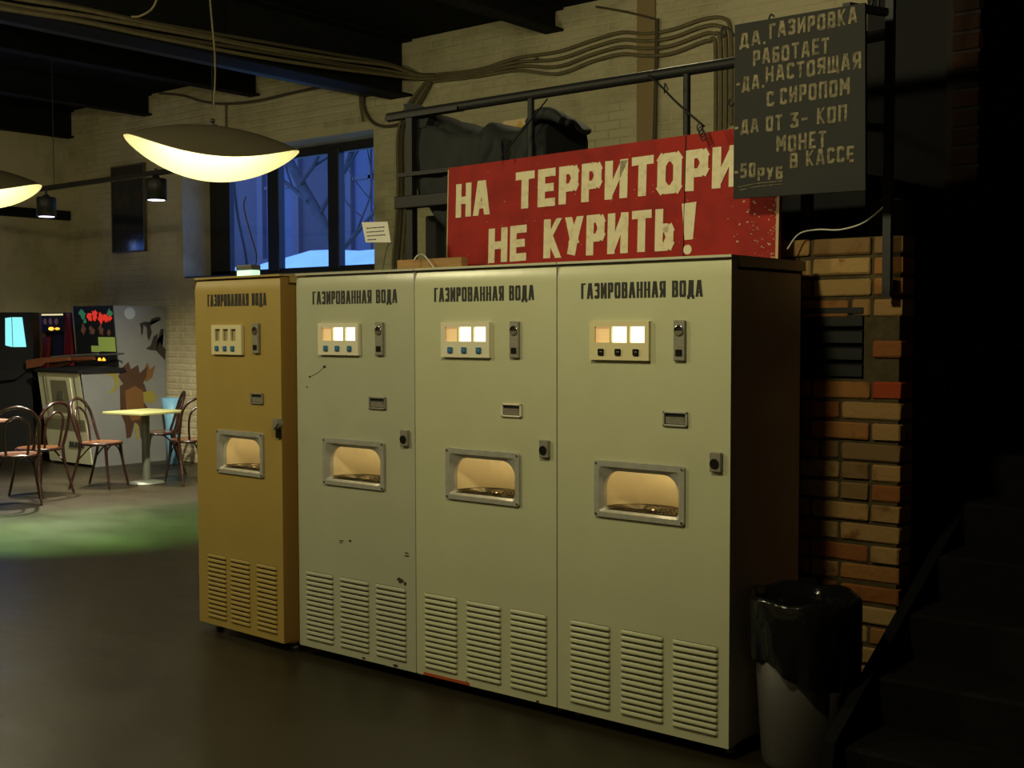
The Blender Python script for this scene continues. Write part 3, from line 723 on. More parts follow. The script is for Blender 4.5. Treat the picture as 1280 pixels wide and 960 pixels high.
# blackboard
bb = thing('chalk_board', 'blackboard with Russian chalk lettering hung on the iron pole', 'blackboard', (-.233, .43, 2.112)); bb.scale = (.96, 1, .963)
MB().prism([(0, 0), (.572, -.006), (.562, .708), (.002, .712)], 'xz', 0, .018).build('board', 'board', bb)
def line(txt, x, z, h, w_, sh=0.0):
    q = MB(); lettering(q, txt, x, z, h, w_, .0105, .0105, -.0015, 0, gap=.28, jit=.08, sheary=sh); q.build('chalk_word', 'chalk', bb, kind='stuff')
line('ДА.', .026, .614, .058, .115); line('ГАЗИРОВКА', .160, .630, .062, .372, .02)
line('РАБОТАЕТ', .088, .532, .062, .330, .02)
line('-ДА.', .010, .438, .058, .125); line('НАСТОЯЩАЯ', .145, .455, .064, .405, .02)
line('С', .150, .362, .060, .034); line('СИРОПОМ', .210, .362, .066, .295, .02)
line('-ДА', .004, .262, .056, .112); line('ОТ', .148, .262, .062, .072); line('3', .255, .262, .060, .036); line('-', .304, .262, .06, .026); line('КОП', .370, .266, .064, .125)
line('МОНЕТ', .195, .172, .066, .215, .0)
line('-50', .004, .080, .060, .098); line('РУБ', .112, .064, .052, .112); line('В', .255, .105, .060, .034); line('КАССЕ', .325, .108, .062, .200, .0)
MB().tube([(.02, -.001, .045), (.10, -.001, .055), (.225, -.001, .056)], .0022, 4).build('chalk_underline', 'chalk', bb); MB().tube([(.03, -.001, .033), (.11, -.001, .042), (.225, -.001, .044)], .0018, 4).build('chalk_underline', 'chalk', bb)
q = MB(); q.tube(curve([(.005, .01, .66), (-.03, .01, .70), (-.055, .01, .715), (-.068, .01, .695), (-.058, .01, .675), (-.046, .01, .685)]), .005, 6); q.build('hook', 'iron', bb)
q = MB(); q.tube(curve([(.0, .01, .40), (-.02, .01, .385), (-.03, .01, .40), (-.022, .01, .415)]), .004, 6); q.build('hook', 'iron', bb); q = MB(); q.tube(curve([(.15, .01, .71), (.16, .01, .73), (.175, .01, .72)]), .004, 6); q.build('hook', 'iron', bb)
# iron pole the board hangs from
ip = thing('iron_pole', 'upright iron pole bracketed to the brick pier beside the blackboard', 'pole', (.318, .645, 0))
MB().box(-.016, .016, -.014, .014, 1.715, 3.9).build('upright', 'iron', ip)
for z in (2.36, 2.80): MB().prism([(-.11, -.19), (-.08, -.19), (.0, -.01), (-.02, .012)], 'xy', z-.013, z+.013).build('bracket', 'iron', ip)
MB().box(-.02, .02, .0, .055, 1.74, 1.78).build('wall_clip', 'iron', ip)
MB().tube([(-.06, .02, 2.80), (-.02, .02, 3.3)], .006, 5).build('stay_rod', 'iron', ip)
MB().tube([(-.09, .02, 2.82), (-.06, .02, 2.95), (.02, .02, 3.25)], .006, 5).build('stay_rod', 'iron', ip)
# white cable over the pier
tag(MB().tube(curve([(-.09, .62, 1.915), (-.05, .64, 1.975), (.02, .66, 1.99), (.12, .66, 1.985), (.22, .66, 2.01), (.31, .66, 2.075)]), .0035, 6).build('white_cable', 'cablew'), 'thin white cable arching over the top of the brick pier', 'cable')
# plank, paper card, small lit box on top
tag(MB().cbox(-2.13, -1.70, .50-.05, .50-.003, 1.863, 1.938, .003).build('pine_plank', 'plank'), 'short pine plank lying on the machines left of the red sign', 'plank')
tag(MB().tube(curve([(-1.99, .43, 1.935), (-1.96, .43, 1.958), (-1.92, .43, 1.95), (-1.84, .43, 1.87)]), .004, 6).build('looped_cable', 'cablew'), 'short white cord looping over the pine plank', 'cord')
pc = thing('paper_notice', 'small white paper notice on a wire stand on top of the machines', 'notice', (-2.20, .3, 1.863))
MB().prism([(.003, .159), (.176, .151), (.155, .252), (-.024, .259)], 'xz', 0, .003).build('card', 'paper', pc)
q = MB(); random.seed(9)
for r_ in range(4):
    x = .018; zz = .225-.019*r_
    while x < (.13 if r_ < 3 else .075): w_ = random.uniform(.008, .022); q.box(x-.003*(3-r_), x+w_-.003*(3-r_), -.0008, 0, zz, zz+.005); x += w_+.004
q.build('printed_text', 'ink', pc)
MB().tube(curve([(.12, .004, .165), (.17, .004, .145), (.19, .004, .14), (.195, .004, .15), (.15, .004, .13), (.11, .004, .0)]), .003, 5).build('wire_stand', 'pframe', pc)
sb = thing('light_box', 'small mint glowing box with grey cap on the mustard machine', 'lamp', (-3.08, .2, 1.863))
MB().cbox(0, .125, 0, .06, 0, .045, .004).build('lit_panel', 'mint', sb); MB().cbox(0, .125, -.004, .064, .045, .072, .004).build('cap', 'foot', sb)
tag(MB().tube(curve([(-2.955, .23, 1.936), (-2.965, .24, 2.0), (-3.04, .26, 2.12), (-3.11, .28, 2.25), (-3.12, .3, 2.31)]), .004, 5).build('black_wire', 'iron'), 'thin black wire rising from the small glowing box', 'wire')

# ------------------------------------------------------------------ cables on the wall and beam
def cable(pts, r, m='cable', label='', grp='cables on the whitewashed wall', n=6):
    return tag(MB().tube(curve(pts, 6), r, n).build('wall_cable', m), label, 'cable', grp)
CY = YB-.03
main = [(-5.95, 4.03), (-5.38, 4.005), (-4.9, 4.045), (-4.436, 4.035), (-4.05, 4.08), (-3.75, 4.10), (-3.5, 4.05), (-3.25, 4.045), (-2.95, 4.085), (-2.76, 4.06), (-2.70, 3.95), (-2.69, 3.6), (-2.69, 3.2)]
lab = ['uppermost cable of the sagging run along the wall above the red sign', 'second cable from the top in the sagging run above the red sign', 'third cable from the top in the sagging run above the red sign', 'lowest cable of the sagging run along the wall above the red sign']
for k in range(4):
    pts = []
    for i, (x, z) in enumerate(main):
        sp = (0, .0, .02, .055, .05, .05, .05, .055, .05, .04, 0, 0, 0)[i]; sx = (0,)*9+(0,)*0
        dx = -.045*k if i >= 9 else 0
        pts.append((x+dx, CY-.004*k, z+.035-.022*k-sp*k*.8 - (0.02*k if i >= 9 else 0)*0))
    cable(pts, .016, label=lab[k])
lab = ['leftmost cable dropping beside the iron rack post', 'second cable from the left dropping beside the iron rack post', 'third cable from the left dropping beside the iron rack post', 'rightmost cable dropping beside the iron rack post']
for k in range(4):
    o = .052*k-.16
    cable([(-5.95+o*.4, CY, 4.03), (-6.08+o, CY-.01, 3.86), (-6.20+o, CY-.01, 3.72), (-6.27+o*1.1, CY, 3.5), (-6.27+o*1.1, CY, 3.0), (-6.30+o*1.1+.01*math.sin(k*3), CY, 2.6), (-6.33+o*1.2, CY, 2.2), (-6.32+o, CY, 1.6)], .017, 'cabled' if k % 2 else 'cable', lab[k])
cable([(-6.93, CY, 4.05), (-6.92, CY, 3.86), (-6.80, CY, 3.70), (-6.6, CY, 3.635), (-6.33, CY, 3.64)], .017, 'cabled', 'dark cable hanging in a loop at the window corner under the big beam')
cable([(-6.97, CY-.02, 4.05), (-6.955, CY-.02, 3.88), (-6.92, CY-.02, 3.72)], .014, 'cable', 'short cable end hanging beside the looped cable at the window corner')
cable([(-10.45, CY, 4.44), (-10.0, CY, 4.36), (-9.6, CY, 4.24), (-9.18, CY, 4.165), (-8.6, CY, 4.13), (-8.1, CY, 4.145), (-7.56, CY, 4.15), (-7.0, CY, 4.13), (-6.9, CY, 4.10)], .016, 'cabled', 'dark cable sagging along the wall above the window')
cable([(-9.18, CY, 4.165), (-9.186, CY, 3.6), (-9.186, CY, 3.45)], .012, 'cable', 'thin cable dropping from the sagging one above the window')
cable([(-3.385, CY-.01, 4.19), (-3.39, CY-.01, 4.0), (-3.40, CY-.01, 3.5), (-3.42, CY-.01, 2.9)], .018, 'cabled', 'upright cable beside the ochre stripe on the wall')
cable([(-4.02, CY, 4.40), (-3.7, CY, 4.30), (-3.40, CY-.01, 4.19)], .010, 'cabled', 'thin slanting cable reaching the top of the upright cable')
tag(MB().lathe([(0, 0), (.02, .0), (.02, .02), (0, .03)], 8, (0, 0, 0)).build('cable_clip', 'cabled', loc=(-4.66, CY-.02, 4.02)), 'small dark clip holding the sagging cables', 'clip')
# bundle of cables along the big beam under the ceiling
for k in range(5):
    o = .030*k; w_ = lambda y: .02*math.sin(y*1.7+k*2)
    lb = ['lowest', 'second lowest', 'middle', 'second highest', 'highest'][k]
    pts = [(-6.22+w_(y)*.4, y, z+o+w_(y)*.5) for y, z in ((-2.5, 3.80), (-.6, 3.86), (.59, 3.88), (1.22, 3.91), (1.92, 3.925), (2.89, 3.955), (3.82, 3.99), (4.5, 4.03))]+[(-6.12, 4.80, 4.04+o*.4), (-5.92, CY-.01, 4.03+o*.25)]
    cable(pts, .017, 'cable' if k in (0, 2, 3) else 'cabled', '%s cable of the bundle crossing under the ceiling along the big beam' % lb, 'cables along the ceiling beam')

# ------------------------------------------------------------------ brick pier behind the machines
PY = .70; PX = .355
pier = MB().box(-.6, PX-.012, PY+.010, PY+.16, 0, 1.392).box(.20, PX-.012, PY+.010, PY+.16, 1.392, 1.672).box(-.6, PX-.012, PY+.01, PY+.16, 1.672, 1.955).build('wall_pier', 'mortar', kind='structure')
def brick_mesh(L, H=.066, D=.12, seed=0):
    random.seed(seed); m = MB(); c = .006
    bm = bmesh.new()
    for x in (0, L):
        for y in (0, D):
            for z in (0, H):
                for k in range(3):
                    p = [x, y, z]
                    for a in range(3):
                        if a != k: p[a] += (c if p[a] < .001 else -c)*random.uniform(.4, 1.6)
                    bm.verts.new(p)
    bmesh.ops.convex_hull(bm, input=bm.verts)
    bm.verts.index_update()
    m.add([v.co for v in bm.verts], [[v.index for v in f.verts] for f in bm.faces]); bm.free()
    return m
def brick_cache(mname):
    return {(n, s): brick_mesh(L, D=.13, seed=s+int(L*1000)).mesh('brick', mname) for n, L in (('s', .243), ('h', .116), ('q', .075)) for s in range(3)}
BC = brick_cache('brick'); BR = brick_cache('brickred'); BD = brick_cache('brickdk')
LEN = {'s': .243, 'h': .116, 'q': .075}
random.seed(21)
pitch = .0816
# courses laid from the right corner to the left; the first size is the corner brick
for r_ in range(24):
    z = 1.957-.0816*(r_+1)+.012
    if z < 0: z = 0
    pat = {0: 'hss', 1: 'hsqss', 2: 'hshs', 3: 'hqss', 8: 'sss'}.get(r_, None)
    if pat is None: pat = 'hshs' if r_ % 2 else 'shhs'
    if random.random() < .3 and r_ > 8: pat = random.choice(('sqss', 'hsqs', 'hhss'))
    x = PX
    for ch in pat:
        L = LEN[ch]; x -= L
        if x < -.6: break
        vent = 1.392 < z+.02 < 1.672-.03
        if vent and x < .19:
            if x+L > .2: pass
            x -= .012; 
            break
        cache = BR if (r_ == 7 and ch == pat[0]) else BC
        place('brick', cache[(ch, random.randrange(3))], pier, loc=(x, PY+random.uniform(-.004, .004), z+random.uniform(-.002, .002)), rot=(0, random.uniform(-.008, .008), random.uniform(-.01, .01)))
        x -= random.uniform(.009, .015)
# vent grille in the pier
vt = thing('vent_grille', 'dark slatted vent set in the brick pier beside the machines', 'vent', (-.15, PY, 1.392))
MB().box(0, .35, .07, .09, 0, .28).build('back_plate', 'dark', vt)
for k in range(4):
    q = MB(); z = .01+k*.067; q.add([(0,.002,z),(.345,.002,z),(.345,.002,z+.045),(0,.002,z+.045),(0,.05,z+.015),(.345,.05,z+.015),(.345,.05,z+.06),(0,.05,z+.06)],
          [(0,3,2,1),(4,5,6,7),(0,1,5,4),(1,2,6,5),(2,3,7,6),(3,0,4,7)]); q.build('slat', 'iron', vt)
MB().box(-.01, .35, -.005, .03, .262, .285).build('top_bar', 'iron', vt)
# side of the stair wall running away behind the pier: courses over a dark opening
sw = MB().box(.10, PX-.012, PY+.16, 4.88, 1.862, 1.955).build('wall_stair', 'mortard', kind='structure')
MB().box(.0, .30, PY+.165, 4.88, 0, 1.50).build('plaster', 'brownw', sw)
MB().box(-.02, .02, PY+.17, 4.88, 1.50, 1.95).build('void_back', 'dark', sw)  # black sheet stands in for the unlit space behind the opening
MD = brick_mesh(.243, D=.1, seed=3)
BDs = MD.mesh('brick', 'brickdk')
for r_ in range(1):
    pass
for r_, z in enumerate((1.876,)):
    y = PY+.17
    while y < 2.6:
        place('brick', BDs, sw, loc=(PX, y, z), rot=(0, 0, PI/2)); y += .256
# pier return bricks
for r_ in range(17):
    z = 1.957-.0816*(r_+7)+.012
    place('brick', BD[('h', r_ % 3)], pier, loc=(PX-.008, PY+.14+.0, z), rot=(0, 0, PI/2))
# tall dark brick wall rising over the stair wall
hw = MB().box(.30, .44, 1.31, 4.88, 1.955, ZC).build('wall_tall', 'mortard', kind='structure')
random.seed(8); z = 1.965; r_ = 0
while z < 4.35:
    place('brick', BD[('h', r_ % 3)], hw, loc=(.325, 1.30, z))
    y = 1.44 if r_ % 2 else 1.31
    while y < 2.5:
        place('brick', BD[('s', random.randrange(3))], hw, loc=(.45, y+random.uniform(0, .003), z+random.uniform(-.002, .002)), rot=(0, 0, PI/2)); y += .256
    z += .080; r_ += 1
# black partition closing the space under the gantry
pt = MB().box(-.075, .30, 1.36, 1.42, 0, ZC).build('wall_partition', 'cabb', kind='structure')
MB().box(-.9, .10, 1.9, 1.95, 0, 2.30).build('lower_panel', 'cabb', pt)
tag(MB().cbox(.055, .20, 1.10, 1.24, 1.957, 2.14, .004).build('grey_block', mat('dark grey render', (.05, .05, .05), .9, var=.3, scale=20)), 'small dark grey block standing on the pier behind the iron pole', 'block')

# ------------------------------------------------------------------ stairs
sx0, sx1 = .462, 2.0
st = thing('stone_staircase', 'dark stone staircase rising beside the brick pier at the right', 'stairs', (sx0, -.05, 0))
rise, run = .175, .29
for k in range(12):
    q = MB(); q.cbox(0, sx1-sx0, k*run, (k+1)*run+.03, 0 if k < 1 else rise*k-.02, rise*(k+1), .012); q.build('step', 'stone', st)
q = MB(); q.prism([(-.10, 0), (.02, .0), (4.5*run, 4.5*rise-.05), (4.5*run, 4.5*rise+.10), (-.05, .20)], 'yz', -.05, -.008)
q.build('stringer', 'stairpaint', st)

# ------------------------------------------------------------------ bin
bn = thing('waste_bin', 'grey plastic waste bin lined with a black bag beside the machines', 'bin', (.215, .155, 0))
MB().lathe([(.0, .0), (.135, .0), (.145, .015), (.148, .04), (.184, .575), (.179, .575), (.143, .03), (0, .03)], 36).build('bucket', 'binp', bn)
random.seed(2); ph = [random.uniform(0, 6.28) for _ in range(8)]
def bagf(r, z, a):
    w_ = .006*math.sin(9*a+ph[0]+z*9)+.005*math.sin(17*a+ph[1]-z*14)+.004*math.sin(5*a+ph[2])
    k = max(0, (.62-z)/.3) if r > .17 else 0
    dz = 0
    if z < .55 and r > .17: dz = -.045*math.cos(a-.3)+.018*math.sin(3*a+1)
    return r+w_*(.3+k), z+dz+.006*math.sin(6*a+ph[3])
MB().lathe([(.08, .22), (.125, .30), (.160, .50), (.170, .58), (.184, .626), (.197, .632), (.203, .615), (.204, .56), (.203, .50), (.199, .44), (.194, .38), (.188, .355)], 64, fn=bagf).build('bin_liner', 'bag', bn)

# ------------------------------------------------------------------ pendant lamps
def shade_mesh():
    a, b_, d, rise_, tx, ty = .529, .36, .259, .104, -.057, -.098
    m = MB(); NS, NT = 36, 20; vs = []
    for lay in (0, 1):
        for i in range(NS+1):
            s = -1+2*i/NS; s = math.sin(s*PI/2); w_ = max(0, 1-s*s)**.5
            for j in range(NT+1):
                t = -1+2*j/NT; tt = t*w_
                vs.append((a*s, b_*tt, rise_*(1-s*s)-d*tt*tt+tx*s*a+ty*b_*tt-(.006 if lay else 0)))
    n = NT+1; o = (NS+1)*n
    f0 = [(i*n+j, i*n+j+1, (i+1)*n+j+1, (i+1)*n+j) for i in range(NS) for j in range(NT)]
    m.v += vs; m.f += f0; m.m += [0]*len(f0); m.sm += [True]*len(f0)
    m.f += [tuple(o+q for q in f) for f in f0]; m.m += [1]*len(f0); m.sm += [True]*len(f0)
    base = list(m.v)
    for i in range(NS):
        for j in (0, NT):
            m.add([base[i*n+j], base[(i+1)*n+j], base[o+(i+1)*n+j], base[o+i*n+j]], [(0,1,2,3)], 0)
    me = bpy.data.meshes.new('shade'); me.from_pydata(m.v, [], m.f); me.materials.append(M['lampout']); me.materials.append(M['lampin'])
    me.polygons.foreach_set('material_index', m.m); me.polygons.foreach_set('use_smooth', m.sm); me.update(); return me
SH = shade_mesh()
def pendant(x, y, label, z=2.75, rz=.965, power=1., cord=None):
    t = thing('pendant_lamp', label, 'lamp', (x, y, z), rz, 'curved pendant lamps')
    place('shade', SH, t)
    MB().cyl((0, 0, .055), (0, 0, .115), .03, 12).build('bulb_holder', 'spot', t)
    MB().lathe([(0, .125), (.012, .125), (.014, .15), (0, .155)], 10).build('cord_grip', 'spot', t)
    c_ = cord or [(0, 0, .15), (.02, .015, .5), (-.01, 0, 1.0), (0, 0, ZC-z)]
    q = MB(); q.tube(curve(c_), .006, 6); q.build('cord', 'cable', t)
    for dx in (-.12, .12):
        l = light('bulb', 'POINT', (0, 0, 0), PEND_W*power/2, LAMP_COL, .03); l.parent = t; l.location = (dx, 0, .045)
    return t
pendant(-4.08, .817, 'large curved pendant lamp hanging in front of the back window')
pendant(-6.98, .72, 'curved pendant lamp further away, cut by the left edge of the photo')
def unseen(loc, watt, label):  # out-of-view lamp added to raise the room light
    t = thing('unseen_lamp', label, 'lamp', loc, 0, 'added globe lamps outside the frame')
    MB().lathe([(.0, .12), (.03, .12), (.03, .15), (.0, .15)], 12).build('cap', 'spot', t)
    q = MB(); q.tube([(0, 0, .14), (0, 0, ZC-loc[2])], .006, 6); q.build('cord', 'cabled', t)
    l = light('unseen_bulb', 'POINT', loc, watt, LAMP_COL, .12)
for (loc, watt), nm in zip(UNSEEN_LAMPS, ('nearest the camera', 'before the mustard machine', 'over the far tables', 'high behind the iron rack')):
    unseen(loc, watt, 'added globe lamp hanging '+nm)
# second loose cord loop near the lamp
tag(MB().tube(curve([(-4.35, .55, 3.92), (-4.30, .60, 3.75), (-4.36, .6, 3.60), (-4.50, .6, 3.56), (-4.6, .6, 3.57)]), .007, 6).build('loose_cord', 'cable'), 'loose cord end dangling from the ceiling left of the large lamp', 'cord')

# ------------------------------------------------------------------ track with two spots
tk = thing('lighting_track', 'black lighting track hanging across in front of the far wall', 'track', (-6.9, 2.5, 2.98))
tk.rotation_euler = (0, 0, -.0)
MB().cbox(-5.4, 1.1, -.025, .025, -.022, .022, .004).build('rail', 'spot', tk)
for x in (-4.5, -1.9, .6): MB().tube([(x, 0, .02), (x, 0, ZC-2.98)], .004, 5).build('suspension_wire', 'spot', tk)
def spot(x, y, z, label, aim):
    t = thing('track_spot', label, 'spotlight', (x, y, z), 0, 'spots on the track')
    MB().tube([(0, 0, .13), (0, 0, .22)], .012, 8).build('stem', 'spot', t)
    MB().cyl((-.02, 0, .13), (.02, 0, .13), .03, 10).build('joint', 'spot', t)
    MB().lathe([(0, .13), (.085, .13), (.092, .12), (.092, -.06), (.070, -.06), (.0, -.055)], 24).build('can', 'spot', t)
    MB().disc((0, 0, -.0605), .074, 24, 'z').build('lens', 'spotlit', t)
    l = light('spot_bulb', 'SPOT', (x, y, z-.075), SPOT_W, (1, .91, .68), .04, aim, spot_size=math.radians(95), spot_blend=.8)
spot(-8.95, 2.5, 2.762, 'black cylindrical track spot on the left, near the far pendant lamp', (-8.7, 2.2, 0))
spot(-7.12, 2.5, 2.80, 'black cylindrical track spot on the right, beside the large pendant lamp', (-9.2, 3.0, 0))
# green filtered stage spot outside the frame
gs = thing('stage_spot', 'green filtered stage spot hanging from the ceiling outside the frame', 'spotlight', (-7.4, -1.6, 3.6))
MB().lathe([(0, .2), (.09, .2), (.1, 0), (.09, 0), (0, .05)], 20).build('can', 'spot', gs)
light('green_bulb', 'SPOT', (-7.4, -1.6, 3.55), 5200, (.36, 1, .24), .05, (-6.6, 1.35, 0), spot_size=math.radians(34), spot_blend=1.)

# ------------------------------------------------------------------ poster
po = thing('framed_poster', 'narrow dark framed poster on the wall left of the window', 'poster', (-11.48, YB-.012, 2.57))
MB().cbox(-.0, .68, -.03, -.015, 0, 1.05, .002).build('glazed_print', 'poster', po)
q = MB()
for a in ((-.012, .0, 0, 1.05), (.68, .70, -.01, 1.06), (-.012, .70, 1.05, 1.07), (-.012, .70, -.015, 0)): q.box(a[0], a[1], -.038, -.01, a[2], a[3])
q.build('frame', 'pframe', po)

# ------------------------------------------------------------------ bentwood chairs and tables
def chair(label, x, y, rz, first=[None]):
    t = thing('bentwood_chair', label, 'chair', (x, y, 0), rz, 'bentwood chairs around the cafe tables')
    if first[0] is None:
        P = []
        m = MB(); m.lathe([(0, .462), (.17, .458), (.185, .462), (.198, .462), (.205, .45), (.198, .438), (0, .440)], 28); P.append(('seat', m.mesh('seat', 'seat')))
        m = MB(); m.tube([(.203*math.cos(a*PI/14), .203*math.sin(a*PI/14), .447) for a in range(28)], .015, 8, closed=True); P.append(('seat_ring', m.mesh('seat_ring', 'wood')))
        for s in (-1, 1):
            m = MB(); m.tube(curve([(s*.15, .13, .44), (s*.165, .15, .25), (s*.20, .19, 0)]), [.018-.0004*k for k in range(17)], 8); P.append(('leg', m.mesh('leg', 'wood')))
            m = MB(); m.tube(curve([(s*.185, -.12, .47), (s*.18, -.15, .30), (s*.20, -.24, 0)]), [.017-.0003*k for k in range(17)], 8); P.append(('leg', m.mesh('leg', 'wood')))
        m = MB(); m.tube(curve([(-.185, -.12, .46), (-.19, -.165, .60), (-.185, -.21, .76), (-.12, -.245, .86), (0, -.255, .895), (.12, -.245, .86), (.185, -.21, .76), (.19, -.165, .60), (.185, -.12, .46)]), .0155, 8); P.append(('outer_hoop', m.mesh('outer_hoop', 'wood')))
        m = MB(); m.tube(curve([(-.09, -.165, .46), (-.105, -.185, .60), (-.10, -.215, .73), (-.05, -.235, .79), (0, -.24, .805), (.05, -.235, .79), (.10, -.215, .73), (.105, -.185, .60), (.09, -.165, .46)]), .012, 8); P.append(('inner_hoop', m.mesh('inner_hoop', 'wood')))
        for s in (-1, 1):
            m = MB(); m.tube(curve([(s*.165, .15, .24), (s*.12, .13, .38), (s*.02, .13, .435)]), .008, 6); P.append(('brace', m.mesh('brace', 'wood')))
            m = MB(); m.tube(curve([(s*.18, -.16, .28), (s*.165, -.05, .40), (s*.17, .02, .44)]), .008, 6); P.append(('brace', m.mesh('brace', 'wood')))
        first[0] = P
    for n, me in first[0]: place(n, me, t)
    return t
chair('dark bentwood chair nearest the camera, seen from behind at the left edge', -8.33, 1.80, math.radians(62))
chair('dark bentwood chair behind the nearest one, its back towards the white arcade cabinet', -8.72, 2.24, math.radians(105))
chair('bentwood chair left of the pale square table, its back to the left', -8.74, 2.92, math.radians(-60))
chair('bentwood chair right of the pale square table, partly hidden by the mustard machine', -8.30, 3.68, math.radians(80))
chair('bentwood chair behind the pale square table in front of the painted deer', -9.30, 4.02, math.radians(150))
def table(label, x, y, rz, top, sx=.30, sy=.30, h=.75):
    t = thing('cafe_table', label, 'table', (x, y, 0), rz)
    MB().cbox(-sx, sx, -sy, sy, h-.025, h, .004).build('tabletop', top, t)
    MB().tube([(0, 0, .03), (0, 0, h-.03)], .042, 14).build('column', 'tableleg', t)
    MB().lathe([(0, 0), (.20, 0), (.20, .010), (.05, .035), (0, .035)], 20).build('base_plate', 'tableleg', t)
    return t
table('small square cafe table with pale green top on a grey column', -8.66, 3.39, math.radians(8), 'tabletop')
table('small cafe table with brownish top at the left edge behind the nearest chair', -8.95, 1.62, math.radians(5), 'tablebrown')

# ------------------------------------------------------------------ arcade cabinets
wc = thing('hunting_arcade_cabinet', 'white and grey arcade cabinet painted with geese and a deer', 'arcade machine', (-11.25, 3.67, 0))
# local: x 0..0.9, y 0 front .. 1.13 back
side = [(.16, .0), (.0, 1.09), (.52, 1.09), (.46, 1.87), (1.16, 1.87), (1.16, 0)]
for xa in (0, .88): MB().prism(side, 'yz', xa, xa+.02).build('side_panel', 'cabg', wc)
MB().box(.02, .88, .50, 1.14, .05, 1.86).build('carcass', 'cabb', wc)
MB().prism([(.14, .03), (.0, 1.09), (.02, 1.09), (.16, .03)], 'yz', .0, .90).build('front_panel', 'cabw', wc)
q = MB(); q.prism([(.145, .06), (.133, .13), (.9, .13), (.9, .06)], 'yz', .003, .885); q.build('kick_board', 'cabb', wc)
def fy(z): return .14-(z-.03)/1.06*.14
q = MB()
for x0_, x1_, z0_, z1_ in ((.20, .70, .58, 1.03),): q.add([(x0_, fy(z0_)-.012, z0_), (x1_, fy(z0_)-.012, z0_), (x1_, fy(z1_)-.012, z1_), (x0_, fy(z1_)-.012, z1_), (x0_, fy(z0_)+.01, z0_), (x1_, fy(z0_)+.01, z0_), (x1_, fy(z1_)+.01, z1_), (x0_, fy(z1_)+.01, z1_)], [(0,1,2,3),(0,4,5,1),(1,5,6,2),(2,6,7,3),(3,7,4,0)])
dr = q.build('coin_door', 'cabw', wc)
q = MB(); z0_, z1_ = .62, 1.0; q.quad((.26, fy(z0_)-.014, z0_), (.64, fy(z0_)-.014, z0_), (.62, fy(z1_)-.014, z1_), (.28, fy(z1_)-.014, z1_)); q.build('coin_door_inset', 'beige', dr)
q = MB(); q.box(.40, .52, fy(.8)-.024, fy(.8)-.012, .78, .95); q.build('coin_mechanism', 'foot', dr)
q = MB()
for xx in (.12, .78): q.add([(xx-.012, fy(.45)-.006, .45), (xx+.012, fy(.45)-.006, .45), (xx+.012, fy(1.05)-.006, 1.05), (xx-.012, fy(1.05)-.006, 1.05)], [(0,1,2,3)])
q.build('panel_groove', 'beige', wc)
q = MB(); q.quad((.03, fy(.42)-.006, .42), (.88, fy(.42)-.006, .42), (.88, fy(.55)-.006, .55), (.03, fy(.55)-.006, .55)); q.build('shadow_band', 'beige', wc)  # shadow painted as a taupe band across the front panel
q = MB()
for k, w_ in enumerate((.05, .035, .045, .03, .05)): q.box(.50+k*.06, .50+k*.06+w_, fy(.25)-.012, fy(.25)+.01, .235, .285)
q.box(.48, .80, fy(.23)-.0125, fy(.23)+.01, .222, .230); q.build('printed_mark', 'ink', wc)
MB().prism([(-.03, 1.09), (-.03, 1.12), (.35, 1.16), (.57, 1.14), (.60, 1.09)], 'yz', -.02, .93).build('control_deck', 'cabb', wc)
# slanting display
def sp_(u, v, off=.0): return (u*.9, .47-.0+(.05)*(1-v)-off, 1.13+v*.74)
def dq(u0, u1, v0, v1, m, name, par, off=.01):
    q = MB(); q.quad(sp_(u0, v0, off), sp_(u1, v0, off), sp_(u1, v1, off), sp_(u0, v1, off)); return q.build(name, m, par)
dp = dq(0, 1, 0, 1, 'cabb', 'display_panel', wc, .004)
def blob(u, v, r, m, name, sq=1., off=.014, n=16, jag=.6):
    pts = [sp_(u+r*(1-jag*random.random())*math.cos(2*PI*k/n), v+sq*r*1.2*(1-jag*random.random())*math.sin(2*PI*k/n), off) for k in range(n)]
    q = MB(); q.add(pts, [tuple(range(n))]); q.build(name, m, dp)
random.seed(6)
for u, v, r in ((.42, .83, .09), (.55, .86, .10), (.68, .81, .10), (.80, .80, .08), (.9, .80, .05)): blob(u, v, r, 'sred', 'marquee_red_art')
for u, v, r in ((.25, .88, .10), (.9, .88, .07), (.3, .76, .05)): blob(u, v, r, 'sgreen', 'marquee_green_art', off=.012)
for u, v, r in ((.25, .62, .09), (.45, .60, .08), (.66, .62, .09), (.85, .58, .06)): blob(u, v, r, 'sfig', 'screen_figure')
dq(.58, .97, .27, .50, 'sfield', 'screen_meadow', dp, .011)
dq(.40, .60, .26, .36, 'sfield', 'screen_meadow', dp, .011)
for u in (.58, .68): blob(u, .12, .045, 'sorange', 'orange_button_light', jag=.1)
# painted figures on the side panel (x = .90 plane, local y,z)
art = lambda polys, m, name, k=.902: [MB().prism(p, 'yz', k, k+.0015).build(name, m, wc) for p in polys]
art([[(.67+.075*math.cos(k*PI/8), 1.80-.02+.07*math.sin(k*PI/8)) for k in range(16)]], 'moonp', 'painted_moon')
goose = [(0, 0), (.10, .03), (.20, .02), (.33, .06), (.38, .05), (.40, .09), (.33, .10), (.22, .07), (.20, -.02), (.22, -.14), (.17, -.26), (.14, -.20), (.13, -.06), (.07, -.02), (.06, -.14), (.03, -.18), (.02, -.06)]
art([[(.80+x*.75, 1.66+z*.8) for x, z in goose]], 'darkp', 'painted_goose')
goose2 = [(0, 0), (.08, .04), (.13, .16), (.20, .20), (.19, .12), (.28, .20), (.30, .26), (.25, .26), (.20, .13), (.26, .05), (.33, -.02), (.31, -.16), (.27, -.12), (.17, -.03), (.07, -.02)]
art([[(.88+x*.85, 1.36+z*.9) for x, z in goose2]], 'darkp', 'painted_goose')
